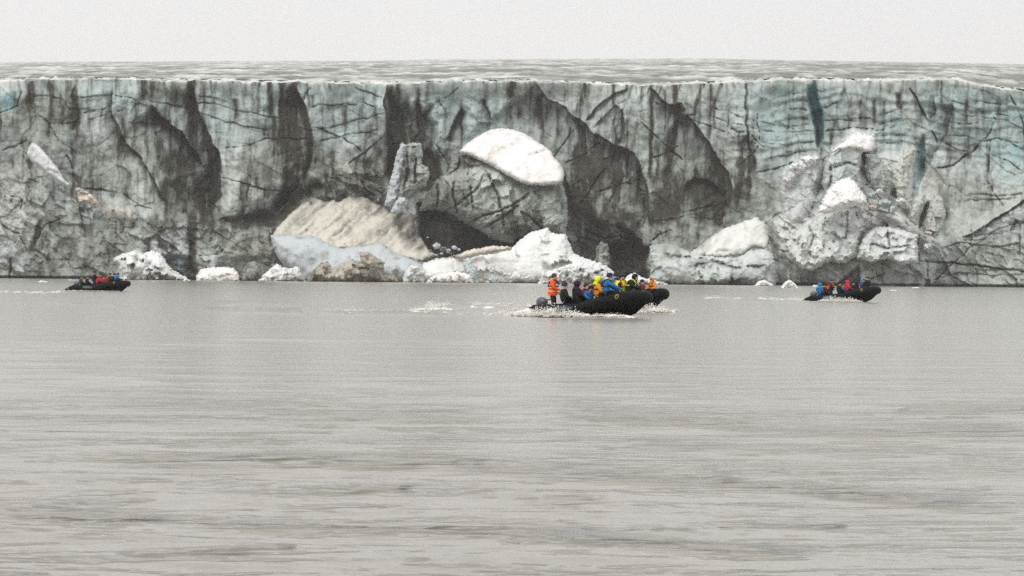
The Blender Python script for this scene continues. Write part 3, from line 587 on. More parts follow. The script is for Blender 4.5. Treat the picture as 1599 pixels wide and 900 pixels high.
block('snow_slope', 'tan dust-stained snow slope fanning down left of the cave',
      [(424, 370), (432, 356), (449, 338), (462, 327), (474, 317), (489, 305), (497, 308), (510, 314), (522, 309), (534, 312), (545, 302), (556, 308), (568, 306), (582, 316), (600, 323), (610, 333), (624, 326), (640, 332), (651, 340), (646, 354), (660, 376), (672, 394), (690, 398), (660, 410), (620, 402), (590, 392), (560, 392), (520, 390), (470, 378)],
      661, M_TAN, T=2.6, wpx=10, r=2.6, rough=2.6, facets=.45, cell=18, seed=6, cat='snow slope', lean=26, smooth=True, attr=dict(dirt_shade=.18, tan=1.0, blue=0, var=.7, streak=1.05, dark=[([(600, 318), (655, 338), (662, 390), (636, 392), (618, 360)], .42), ([(548, 298), (606, 320), (600, 340), (566, 326)], .28), ([(618, 350), (632, 350), (640, 372), (622, 372)], .3), ([(470, 300), (500, 300), (520, 318), (480, 325)], .15)]))
block('ice_apron', 'smooth blue-grey ice apron at the water below the tan snow slope',
      [(422, 368), (450, 366), (490, 369), (510, 378), (535, 388), (570, 383), (596, 380), (612, 392), (640, 404), (664, 410), (668, 440), (560, 441), (475, 440), (448, 420), (432, 400), (425, 385)],
      654, M_BLUEG, T=6, wpx=24, r=3.4, rough=1.0, facets=.7, cell=26, seed=7, cat='ice apron', lean=6, float_=True, smooth=True)
block('ice_ledge', 'broad white ice ledge at the water in front of the dark cave',
      [(655, 441), (658, 412), (680, 404), (700, 402), (722, 396), (752, 388), (775, 384), (800, 386), (812, 374), (830, 362), (848, 358), (853, 354), (862, 364), (884, 367), (896, 396), (915, 404), (940, 412), (958, 424), (960, 442), (800, 442)],
      653, M_APRON, T=6, wpx=24, r=3.0, rough=.6, facets=1.5, cell=34, seed=8, cat='ice ledge', lean=7, float_=True, attr=dict(dirt_shade=-.04, var=.3, white=.85, blue=.05, dark=[([(849, 408), (855, 409), (854, 420), (848, 418)], .8), ([(857, 412), (862, 413), (861, 421), (857, 420)], .7), ([(660, 418), (700, 404), (740, 404), (700, 424)], .14)]))
block('snow_slope', 'low cream snow strip along the front lip of the dark cave', [(700, 402), (735, 390), (765, 385), (800, 385), (798, 391), (770, 397), (745, 400), (720, 406)], 648.6, M_TAN, T=1.4, wpx=7, r=2.8, facets=.2, seed=63, smooth=True, cat='snow slope')
block('snow_ramp', 'cream snow ramp peaking on the right of the far dark hollow',
      [(1062, 404), (1090, 386), (1112, 368), (1135, 355), (1160, 346), (1183, 339), (1196, 350), (1202, 375), (1198, 392), (1178, 386), (1160, 398), (1130, 402), (1090, 402)],
      661, M_SNOW, T=2.2, wpx=8, r=2.4, rough=1.2, facets=.6, cell=22, attr=dict(dirt_shade=-.03, tan=.55, white=.62, blue=0, var=.35, streak=.4, dark=[([(1060, 404), (1092, 384), (1120, 362), (1140, 356), (1110, 392)], .22)]), seed=9, cat='snow ramp', lean=7, smooth=True)
block('ice_shelf', 'blue-grey ice shelf at the water under the cream snow ramp',
      [(1014, 442), (1016, 404), (1014, 384), (1040, 380), (1058, 384), (1080, 396), (1120, 402), (1150, 403), (1170, 392), (1195, 388), (1207, 398), (1212, 420), (1212, 446), (1100, 445)],
      656, M_BLUEG, T=6, wpx=20, r=3.0, rough=1.2, facets=1.2, cell=20, seed=10, cat='ice shelf', lean=3, float_=True, attr=dict(dirt_shade=.06, var=.5, white=.40, blue=.10, cracks=[[(1040, 400), (1080, 402), (1130, 412), (1160, 406)], [(1075, 420), (1110, 410), (1150, 418), (1200, 415)], [(1145, 420), (1140, 446)], [(1090, 425), (1098, 445)]], dark=[([(1076, 408), (1098, 408), (1097, 418), (1080, 419)], .6), ([(1140, 424), (1175, 426), (1180, 450), (1138, 450)], .4), ([(1014, 380), (1060, 380), (1078, 398), (1040, 402)], .2), ([(1190, 420), (1215, 415), (1215, 450), (1190, 450)], .3)]))
block('ice_block', 'angular pale block standing left of the black cave, above the boats', [(928, 424), (932, 385), (938, 378), (950, 382), (953, 412), (950, 428)], 662, M_DIRTY, T=3, wpx=6, r=2.6, facets=.5, seed=64)
block('snow_heap', 'bright white heap of fallen snow among the right-hand blocks',
      [(1276, 332), (1284, 314), (1290, 298), (1300, 288), (1312, 281), (1325, 277), (1335, 283), (1343, 294), (1352, 306), (1354, 318), (1335, 322), (1310, 328), (1292, 334)],
      657, M_SNOW, T=4, wpx=14, r=2.4, rough=1.8, facets=.5, cell=9, seed=11, cat='snow heap', lean=5)
block('ice_shard', 'pale leaning shard of ice high on the left', [(42, 242), (44, 232), (50, 223), (58, 226), (66, 234), (77, 246), (90, 262), (100, 280), (113, 291), (104, 292), (85, 280), (64, 264), (50, 253)],
      667, M_APRON, T=2.2, wpx=6, r=2.2, rough=.3, facets=.45, cell=22, seed=12, cat='ice shard', lean=1, jit=.4, smooth=True)
block('ice_shard', 'small cream shard just below the pale leaning one', [(117, 293), (130, 295), (145, 305), (156, 318), (150, 327), (140, 318), (133, 316), (124, 318)], 666, M_TAN, T=2, wpx=6, r=2.4, facets=.5, seed=13, cat='ice shard')
# bergs and floes at the waterline
block('iceberg', 'largest white iceberg, lumpy with grey hollows, behind the left boat',
      [(182, 438), (190, 428), (184, 414), (175, 406), (190, 397), (212, 391), (224, 396), (236, 391), (251, 395), (259, 409), (270, 422), (284, 430), (292, 434), (290, 439)],
      640, M_WHITE, T=5, wpx=18, r=2.6, rough=2.6, facets=1.7, cell=11, seed=14, cat='iceberg', float_=True, lean=3)
block('ice_floe', 'low flat-topped white floe between two larger bergs', [(304, 438), (307, 429), (313, 421), (325, 417), (343, 418), (360, 417), (368, 421), (374, 431), (373, 438)], 641, M_SNOW, T=3, wpx=10, r=2.6, facets=.5, seed=15, cat='ice floe', float_=True, lean=2)
block('iceberg', 'dull grey round-topped block beside the flat white floe', [(376, 438), (381, 420), (386, 411), (396, 408), (406, 414), (411, 428), (404, 438)], 643, M_DIRTY, T=3, wpx=10, r=2.6, facets=.6, seed=16, cat='iceberg', float_=True)
block('iceberg', 'jagged white berg with a sharp peak left of the brown bergs', [(400, 438), (412, 428), (422, 420), (432, 411), (441, 417), (452, 419), (465, 417), (471, 428), (480, 438)], 639, M_WHITE, T=3.4, wpx=12, r=2.4, rough=1.6, facets=1.4, cell=9, seed=17, cat='iceberg', float_=True)
block('iceberg', 'wide brown dust-stained berg below the blue-grey apron',
      [(479, 439), (483, 428), (498, 413), (511, 408), (520, 418), (532, 412), (543, 409), (550, 404), (558, 412), (570, 410), (590, 418), (606, 428), (622, 433), (624, 440)],
      638, M_BROWN, T=4, wpx=14, r=2.6, rough=1.6, facets=1.3, cell=12, seed=18, cat='iceberg', float_=True)
block('ice_block', 'dark brown tilted slab standing on the wide brown berg', [(564, 412), (562, 394), (574, 393), (588, 402), (601, 410), (600, 422), (586, 420)], 633.5, M_BROWN, T=2, wpx=6, r=2.4, facets=.5, seed=19)
block('iceberg', 'long low white block at the left end of the broad ledge', [(660, 440), (676, 430), (695, 426), (716, 424), (735, 431), (742, 440)], 636, M_SNOW, T=3, wpx=9, r=2.6, facets=.9, cell=12, seed=20, cat='iceberg', float_=True)
block('ice_block', 'blue-tinted triangular slab in the middle of the white ledge', [(722, 412), (732, 402), (738, 408), (746, 424), (748, 440), (730, 440), (726, 424)], 640, M_LBLUE, T=2.4, wpx=6, r=2.4, facets=.6, seed=21, float_=True)
block('ice_block', 'small grey-white tooth to the right of the triangular slab', [(756, 440), (764, 432), (766, 418), (772, 420), (778, 436), (776, 440)], 641, M_BLUEG, T=2, wpx=5, r=2.2, facets=.6, seed=22, float_=True)
block('ice_block', 'blocky white lump where the apron meets the ledge', [(628, 440), (632, 424), (642, 414), (655, 416), (664, 424), (662, 440)], 646, M_APRON, T=3, wpx=8, r=2.4, facets=1.0, cell=8, seed=23, float_=True)
block('snow_heap', 'white rubble heap behind the standing boat driver', [(838, 441), (850, 424), (880, 416), (905, 408), (925, 412), (950, 422), (956, 441)], 640, M_WHITE, T=4, wpx=14, r=2.6, rough=2.0, facets=1.5, cell=8, seed=24, cat='snow heap', float_=True)
block('iceberg', 'white floe behind the heads in the middle boats', [(968, 442), (978, 432), (992, 426), (1004, 434), (1020, 437), (1042, 440), (1042, 443)], 632, M_WHITE, T=3, wpx=10, r=2.4, facets=1.1, cell=8, seed=25, cat='iceberg', float_=True)
fl = [([(1176, 446), (1184, 439), (1194, 437), (1207, 443), (1208, 447)], 'white floe with a small peak, left one of the pair below the snow ramp'), ([(1216, 449), (1226, 441), (1232, 436), (1240, 442), (1248, 448), (1246, 450)], 'white peaked floe, right one of the pair beside the dark gully'),
      ([(1265, 448), (1270, 444), (1276, 444), (1280, 448)], 'tiny white floe just left of the right-hand boat'), ([(1420, 450), (1424, 447), (1434, 447), (1440, 450)], 'thin white floe under the vertical crack at the right'), ([(1385, 454), (1392, 451), (1400, 451), (1403, 454)], 'flat white scrap of ice beside the right-hand boat'),
      ([(1554, 454), (1558, 451), (1565, 454)], 'tiny white scrap of ice near the right edge'), ([(1520, 452), (1525, 450), (1530, 452)], 'speck of white ice second from the right edge'),
      ([(56, 440), (64, 437), (74, 438), (78, 441)], 'small white floe left of the left-hand boat'), ([(100, 438), (108, 435), (122, 436), (124, 438)], 'thin white floe directly behind the left-hand boat'), ([(282, 438), (290, 434), (297, 436), (298, 439)], 'small white scrap at the foot of the largest iceberg')]
for i, (P, lb) in enumerate(fl):
    ymax = max(p[1] for p in P); cx_ = sum(p[0] for p in P) / len(P); Yf = 640.0
    for Yt in np.linspace(240, 655, 84):
        if water_y(cx_, Yt) <= ymax: Yf = Yt; break
    block('ice_floe', lb, P, Yf, M_WHITE, T=1.5 * Yf / 640, wpx=4, r=1.8, rough=.4, facets=.4, cell=4, seed=30 + i, cat='ice floe', group='small floes drifting below the glacier', float_=True, jit=.6)
block('serac', 'pale blue serac with a deep slot, highest in the right-hand tumble of blocks', [(1290, 312), (1284, 288), (1288, 262), (1297, 242), (1312, 230), (1330, 222), (1348, 232), (1344, 250), (1342, 268), (1350, 292), (1344, 300), (1330, 290), (1308, 290), (1300, 304)],
      671, M_LBLUE, T=3.5, wpx=9, r=2.2, rough=.8, facets=.9, cell=16, seed=130, cat='serac', attr=dict(dirt_shade=.0, var=.4, white=.35, blue=.18, cracks=[[(1296, 252), (1298, 275), (1294, 300)], [(1300, 262), (1320, 256), (1342, 258)]]))
block('snow_ledge', 'white hooked snow ledge topping the pale blue serac', [(1296, 240), (1310, 226), (1330, 212), (1350, 209), (1364, 214), (1367, 226), (1362, 236), (1352, 238), (1345, 234), (1330, 232), (1312, 234)], 667.5, M_SNOW, T=1.8, wpx=5, r=2.0, rough=.6, facets=.4, cell=9, seed=131, cat='snow ledge', lean=2, smooth=True)
block('serac', 'grey slab right of the slot, under the hooked snow ledge', [(1352, 240), (1366, 240), (1378, 256), (1388, 282), (1384, 300), (1366, 298), (1358, 288), (1354, 262)], 672, M_LBLUE, T=2.6, wpx=8, r=2.2, rough=.6, facets=.8, cell=12, seed=132, cat='serac', attr=dict(dirt_shade=.14, var=.6, white=.12, blue=.10, tan=.15))
block('serac', 'cream leaning pinnacle between the rubble and the blue crevice', [(1397, 288), (1395, 270), (1404, 254), (1414, 240), (1424, 230), (1431, 234), (1428, 250), (1420, 266), (1421, 284), (1414, 300), (1412, 322), (1402, 326), (1401, 306)], 668, M_LBLUE, T=2.6, wpx=7, r=2.1, rough=.6, facets=.9, cell=10, seed=133, cat='serac', attr=dict(dirt_shade=.1, var=.6, white=.2, blue=.02, tan=.5))
block('serac', 'short pale slab left of the dark wedge-shaped gap', [(1420, 346), (1421, 326), (1430, 308), (1446, 302), (1443, 318), (1436, 336), (1431, 352)], 666, M_LBLUE, T=2.4, wpx=6, r=2.1, rough=.4, facets=.7, cell=12, seed=134, cat='serac', attr=dict(dirt_shade=.08, var=.4, white=.2, blue=.05, tan=.2))
block('serac', 'tall pale slab right of the dark wedge-shaped gap', [(1444, 362), (1447, 338), (1455, 312), (1462, 300), (1472, 312), (1477, 335), (1472, 356), (1460, 372)], 666, M_LBLUE, T=2.4, wpx=7, r=2.1, rough=.4, facets=.7, cell=14, seed=135, cat='serac', attr=dict(dirt_shade=.12, var=.5, white=.15, blue=.03, tan=.2))
block('serac', 'snow-topped bench of ice below the rubble, left of the long vertical crack', [(1338, 404), (1342, 384), (1352, 366), (1368, 354), (1390, 354), (1412, 360), (1432, 366), (1434, 410), (1408, 414), (1386, 404), (1362, 410)], 660, M_LBLUE, T=3.2, wpx=9, r=2.4, rough=.9, facets=1.1, cell=14, seed=136, cat='serac', lean=4, attr=dict(dirt_shade=-.02, var=.5, white=.6, blue=.12, cracks=[[(1385, 356), (1388, 372), (1392, 388)], [(1355, 380), (1380, 388), (1425, 385)]]))
block('serac', 'broad pale mass of broken ice below the bright snow heap', [(1226, 380), (1240, 362), (1262, 350), (1285, 332), (1320, 326), (1345, 330), (1352, 350), (1342, 372), (1340, 400), (1318, 412), (1296, 408), (1270, 424), (1248, 420), (1234, 404)], 662, M_LBLUE, T=4, wpx=14, r=2.5, rough=1.4, facets=1.5, cell=13, seed=137, cat='serac', lean=6, attr=dict(dirt_shade=-.02, var=.7, white=.62, blue=.14, cracks=[[(1322, 330), (1323, 352), (1321, 378)], [(1336, 328), (1342, 346)], [(1262, 350), (1272, 372), (1262, 392)]]))
# fallen blocks of the right-hand cluster, and rubble in the cave mouth
rb = [(1362, 306, 9, M_LBLUE, 'rounded pale block at the top of the rubble beside the snow heap'), (1373, 300, 7, M_WHITE, 'small white block on top of the rubble beside the snow heap'), (1380, 318, 10, M_LBLUE, 'light blue block in the middle of the right-hand rubble'), (1364, 324, 8, M_TAN, 'cream block low in the rubble beside the snow heap'),
      (1393, 328, 9, M_LBLUE, 'blue-grey block leaning on the tan pinnacle foot'), (1346, 328, 7, M_WHITE, 'white lump under the right end of the snow heap'), (1408, 316, 9, M_APRON, 'pale slab leaning below the tan pinnacle'), (1242, 262, 12, M_WHITE, 'white snow-dusted lump on the left shoulder of the right-hand cluster'),
      (1262, 250, 11, M_APRON, 'pale lump beside the brown notch in the right-hand cluster'), (1229, 282, 8, M_WHITE, 'small white lump left below the snow-dusted one'), (1422, 372, 7, M_WHITE, 'white block on the bench beside the long vertical crack'), (1448, 385, 7, M_APRON, 'pale square block right of the long vertical crack'), (1450, 364, 7, M_TAN, 'cream lump on top of the bench right of the crack')]
for i, (x, y, s_, m_, lb) in enumerate(rb):
    rs = random.Random(200 + i); n = 8; ph = rs.random()
    P = [(x + s_ * rs.uniform(.75, 1.25) * math.cos(6.283 * (k + ph) / n), y + s_ * .8 * rs.uniform(.7, 1.2) * math.sin(6.283 * (k + ph) / n)) for k in range(n)]
    block('ice_block', lb, P, 665, m_, T=3.2, wpx=s_ * .7, r=2.2, rough=.8, facets=1.1, cell=5, seed=70 + i, group='fallen blocks in the right-hand cluster', bk=1.6)
cv = [(682, 384, 7.5), (692, 389, 5.5), (700, 392, 5), (709, 387, 4.5), (672, 392, 3.2), (716, 390, 3), (690, 396, 3.5), (704, 396, 2.8), (668, 371, 2.0)]
cl = ['largest grey boulder of ice in the cave mouth', 'second largest ice boulder in the cave mouth', 'ice boulder low in the middle of the cave-mouth heap', 'ice boulder at the right of the cave-mouth heap', 'small ice lump left of the cave-mouth heap', 'small ice lump farthest right in the cave mouth', 'small ice lump at the foot of the largest cave boulder', 'small ice lump on the ledge under the cave heap', 'lone white speck of ice on the cave floor']
for i, (x, y, s_) in enumerate(cv):
    rs = random.Random(300 + i); n = 5 + i % 2; ph = rs.random()
    P = [(x + s_ * rs.uniform(.75, 1.3) * math.cos(6.283 * (k + ph) / n), y + s_ * .75 * rs.uniform(.8, 1.2) * math.sin(6.283 * (k + ph) / n)) for k in range(n)]
    block('ice_boulder', cl[i], P, 656 if i < 8 else 664, M_DIRTY if i % 3 == 1 else M_BLUEG, T=1.1, wpx=s_ * .3, r=1.7, rough=.2, facets=.9, cell=4.5, seed=90 + i, cat='ice boulder', group='ice boulders in the cave mouth', jit=.4)

# ------------------------------------------------------------------ water
def water_mat():
    m, n, l, b = newmat('silty_water')
    big = noise(n, l, .02, 4, .5, (1, .35, 1)); c = mixrgb(n, l, rng(n, l, big, .35, .65), (.26, .245, .213), (.30, .285, .25))
    l.new(c, b.inputs['Base Color']); b.inputs['Roughness'].default_value = .17; b.inputs['IOR'].default_value = 1.33; b.inputs['Specular IOR Level'].default_value = .5
    r1 = noise(n, l, 3.2, 4, .6, (1, 1.0, 1)); r2 = noise(n, l, .55, 3, .5)
    ad = n.new('ShaderNodeMath'); ad.operation = 'MULTIPLY_ADD'; l.new(r2, ad.inputs[0]); ad.inputs[1].default_value = 2.2; l.new(r1, ad.inputs[2])
    bp = n.new('ShaderNodeBump'); bp.inputs['Strength'].default_value = 1.0; bp.inputs['Distance'].default_value = .026
    l.new(ad.outputs[0], bp.inputs['Height'])
    # ruffled streaks where wind and old wakes roughen the water
    ra = n.new('ShaderNodeAttribute'); ra.attribute_name = 'ripple'
    w1 = noise(n, l, 1.0, 4, .6, (.28, 2.0, 1)); w2 = noise(n, l, 1.0, 3, .6, (.8, 5.0, 1))
    s1 = n.new('ShaderNodeMath'); s1.operation = 'MULTIPLY_ADD'; l.new(w2, s1.inputs[0]); s1.inputs[1].default_value = .4; l.new(w1, s1.inputs[2])
    s3 = n.new('ShaderNodeMath'); s3.operation = 'MULTIPLY'; l.new(s1.outputs[0], s3.inputs[0]); l.new(ra.outputs['Fac'], s3.inputs[1])
    b2 = n.new('ShaderNodeBump'); b2.inputs['Strength'].default_value = 1.0; b2.inputs['Distance'].default_value = .26
    l.new(s3.outputs[0], b2.inputs['Height']); l.new(bp.outputs[0], b2.inputs['Normal']); l.new(b2.outputs[0], b.inputs['Normal'])
    return m
M_WATER = water_mat()
def water():
    rows = np.concatenate([np.arange(1500, 905, -25), np.arange(905, 470, -0.9), np.arange(470, 440, -.6)])
    Yr = CAM.z * F / (rows - 430.0); Yr = np.concatenate([[-170, -60, 0.5], Yr, [705, 760]])
    T = np.concatenate([np.linspace(-1.9, -.22, 12)[:-1], np.linspace(-.22, .22, 780), np.linspace(.22, 1.9, 12)[1:]])
    Yg = Yr[:, None] + T * 0; Xg = T * np.maximum(Yg, 12.0) + np.sign(T) * np.where(np.abs(T) > .3, 60, 0)
    cell = np.maximum(np.gradient(Yr), .02)[:, None] + T * 0
    rs = np.random.RandomState(5); Z = np.zeros(Xg.shape)
    for i in range(70):
        lam = .22 * (26 ** rs.rand()); ang = rs.normal(math.pi / 2, .30); k = 2 * math.pi / lam
        amp = .0042 * lam ** .6 * .42
        fade = sst(2.0, 5.0, lam * 1.0 / np.abs(cell))
        mod = .12 + 1.7 * sst(.45, .8, vn(Xg / (1.2 + lam * 2.5) + i * 7.7, Yg / (4 + lam * 2), 300 + i)) * (.4 + 1.3 * sst(.5, .9, vn(Xg / 9 + .3, Yg / 11, 299)))
        Z += amp * fade * mod * np.sin(k * (Xg * math.cos(ang) + Yg * math.sin(ang)) + rs.rand() * 6.28 + 1.5 * vn(Xg / 9, Yg / 9, 400 + i))
    # wave trains left by the boats: steep little ridges along these lines of the photograph
    PX = np.zeros(Xg.shape); dd = Yg.clip(10, None)
    # project with the roll
    cy_ = 430.0 + (0.0 + CAM.z) * F / dd; PX = 799.5 + F * Xg / dd; PYr = cy_ + (PX - 799.5) * math.tan(ROLL)
    trains = [([(-20, 793), (190, 806), (340, 818), (600, 826), (800, 832), (960, 846), (1120, 858), (1300, 868)], 7, 1.0), ([(100, 716), (300, 720), (500, 718), (700, 722), (860, 736), (1000, 746), (1180, 756), (1350, 775), (1620, 798)], 6, 1.0),
              ([(850, 640), (960, 652), (1060, 654), (1180, 668), (1330, 676), (1620, 670)], 7, .8), ([(430, 770), (540, 772), (650, 765)], 4, .8), ([(1120, 824), (1240, 820), (1330, 824)], 4, .7), ([(1400, 640), (1620, 640)], 5, .8), ([(130, 628), (320, 630), (560, 650), (800, 655)], 7, .5), ([(180, 870), (350, 868), (470, 862)], 4, .6), ([(960, 690), (1100, 698), (1300, 704), (1500, 706)], 5, .5), ([(310, 483), (350, 484.5), (400, 486.5), (440, 488), (480, 489)], 1.8, 1.1), ([(330, 474), (400, 475), (470, 478)], 1.5, .8), ([(470, 489), (560, 490.5), (700, 491), (830, 493), (1020, 498)], 1.3, .9), ([(1090, 468), (1180, 471), (1270, 473), (1365, 475)], 1.2, .9), ([(60, 474), (120, 475), (190, 476)], 1.4, .7), ([(700, 482), (760, 483), (820, 486)], 1.6, .9)]
    m = np.zeros(Xg.shape)
    sel = np.abs(T) < .21
    for P, wd, am in trains:
        d, _, p = polydist(PX[:, sel], PYr[:, sel], P)
        mm = am * np.exp(-(d / wd / 1.35) ** 2) * sst(0, .12, p) * sst(0, .12, 1 - p) * sst(.2, .6, fbm(PX[:, sel] / 150, PYr[:, sel] / 4, 3, 7))
        m[:, sel] += mm
        Pa = np.array(P, float); pyl = np.interp(PX[:, sel], Pa[:, 0], Pa[:, 1]) - (PX[:, sel] - 799.5) * math.tan(ROLL)
        Yl = CAM.z * F / np.maximum(pyl - 430, 5); Ym = float(CAM.z * F / (Pa[:, 1].mean() - 430)); l0 = max(.24, Ym * Ym * .9 / 8000 * 3.6)
        for q in range(4):
            lam = l0 * (1 + .35 * q); Z[:, sel] += mm * .006 * lam * np.sin(2 * math.pi / lam * (Yg[:, sel] - Yl * (1 + .004 * (q - 1.5))) + q * 1.9 + 3.5 * vn(PX[:, sel] / 80, Yg[:, sel] / 2, 50 + q))
    # humps of the boat wakes
    def hump(P, wd, h):
        d, _, p = polydist(PX[:, sel], PYr[:, sel], P); Z[:, sel] += h * np.exp(-(d / wd) ** 2) * sst(0, .1, p) * sst(0, .1, 1 - p) * (.5 + vn(PX[:, sel] / 14, PYr[:, sel] / 3, 9))
    hump([(300, 482), (400, 487), (470, 489), (560, 490), (700, 490), (820, 492)], 2.6, .13); hump([(330, 474), (420, 476), (480, 479)], 2.2, .08)
    hump([(1100, 469), (1180, 471), (1270, 472)], 1.8, .12); hump([(80, 474), (180, 476)], 2, .05); hump([(640, 484), (740, 480), (850, 484)], 3, .14)
    Z *= (np.abs(T) < .22) * 1.0
    sm = fbm(PX / 170, PYr / 3.2, 4, 801, .6); band = np.exp(-((PYr - 655) / 45.0) ** 2) + .45 * np.exp(-((PYr - 760) / 60.0) ** 2) + .30 * sst(800, 860, PYr) + .15 * sst(490, 520, PYr)
    rip = np.clip(m * 2.0 + sst(.54, .74, sm) * band * .55, 0, 1.6) * (np.abs(T) < .21) + .012
    me = mesh('water', np.stack([Xg, Yg, Z], -1).reshape(-1, 3), grid_faces(len(Yr), len(T))[:, ::-1].copy(), True)
    me.attributes.new('ripple', 'FLOAT', 'POINT').data.foreach_set('value', rip.astype(np.float32).reshape(-1))
    tag(link('water', me, M_WATER), 'pale silty grey water with faint ripples', 'water', None, 'structure')
water()

# ------------------------------------------------------------------ small shape helpers for boats and people
def tube(path, rad, n=14, caps=True):
    """swept round tube; path list of Vector, rad number or list -> verts, faces"""
    V_, Fc = [], []; N = len(path)
    if not isinstance(rad, (list, tuple)): rad = [rad] * N
    up = Vector((0, 0, 1)); prev = None
    for i, p in enumerate(path):
        t = (path[min(i + 1, N - 1)] - path[max(i - 1, 0)]).normalized()
        a_ = up - t * up.dot(t) if abs(t.z) < .95 else Vector((1, 0, 0)) - t * t.x
        a_.normalize(); b_ = t.cross(a_)
        for k in range(n):
            q = 2 * math.pi * k / n; V_.append(p + (a_ * math.cos(q) + b_ * math.sin(q)) * rad[i])
    for i in range(N - 1):
        for k in range(n):
            Fc.append((i * n + k, i * n + (k + 1) % n, (i + 1) * n + (k + 1) % n, (i + 1) * n + k))
    if caps: Fc.append(tuple(reversed(range(n)))); Fc.append(tuple(range((N - 1) * n, N * n)))
    return V_, Fc
def join(lst):
    V_, Fc = [], []
    for v, f in lst:
        o = len(V_); V_ += list(v); Fc += [tuple(i + o for i in t) for t in f]
    return V_, Fc
def box(c, s, rot=None):
    V_ = [Vector((x * s[0] / 2, y * s[1] / 2, z * s[2] / 2)) for x in (-1, 1) for y in (-1, 1) for z in (-1, 1)]
    if rot: V_ = [rot @ v for v in V_]
    c = Vector(c); V_ = [v + c for v in V_]
    return V_, [(0, 1, 3, 2), (4, 6, 7, 5), (0, 4, 5, 1), (2, 3, 7, 6), (0, 2, 6, 4), (1, 5, 7, 3)]
def ball(c, r, nu=10, nv=7, v0=0.0, v1=math.pi, axis=None, sq=(1, 1, 1)):
    V_, Fc = [], []
    for j in range(nv + 1):
        th = v0 + (v1 - v0) * j / nv
        for i in range(nu):
            ph = 2 * math.pi * i / nu
            V_.append(Vector((r * math.sin(th) * math.cos(ph) * sq[0], r * math.sin(th) * math.sin(ph) * sq[1], r * math.cos(th) * sq[2])))
    for j in range(nv):
        for i in range(nu): Fc.append((j * nu + i, (j + 1) * nu + i, (j + 1) * nu + (i + 1) % nu, j * nu + (i + 1) % nu))
    if axis: q = Vector((0, 0, 1)).rotation_difference(axis); V_ = [q @ v for v in V_]
    c = Vector(c); return [v + c for v in V_], Fc
def part(name, vf, mat, parent, smooth=True):
    me = mesh(name, [tuple(v) for v in vf[0]], vf[1], smooth); return link(name, me, mat, parent)
def copy_tree(o, parent=None):
    c = o.copy(); C.objects.link(c); c.parent = parent
    for ch in [x for x in o.children]: copy_tree(ch, c)
    return c

# ------------------------------------------------------------------ the inflatable boats
M_RUB = simple('black_rubber', (.007, .007, .008), .65, .12, .25, 3.0, .004)
M_RUB2 = simple('worn_grey_rubber', (.085, .085, .085), .6, .3, .3, 6.0)
M_TEAL = simple('teal_panel', (.045, .115, .135), .5, .4, .2, 5.0)
M_YEL = simple('yellow_paint', (.42, .36, .10), .5, .4, .2, 20)
M_WOOD = simple('grey_floor_board', (.16, .16, .155), .6, .3, .25, 5)
M_COWL = simple('grey_engine_cover', (.085, .10, .12), .35, .5, .1, 5)
M_ROPE = simple('grab_rope', (.06, .06, .055), .8, .2, .2, 20)
TR = .29
def sheer(x):
    t = max(0.0, min(1.0, (x + .6) / 2.7)); return .34 + .40 * t * t * (3 - 2 * t)
def hb(x): return .86 if x < .9 else .86 * math.sqrt(max(0, 1 - ((x - .9) / 1.75) ** 2.3))
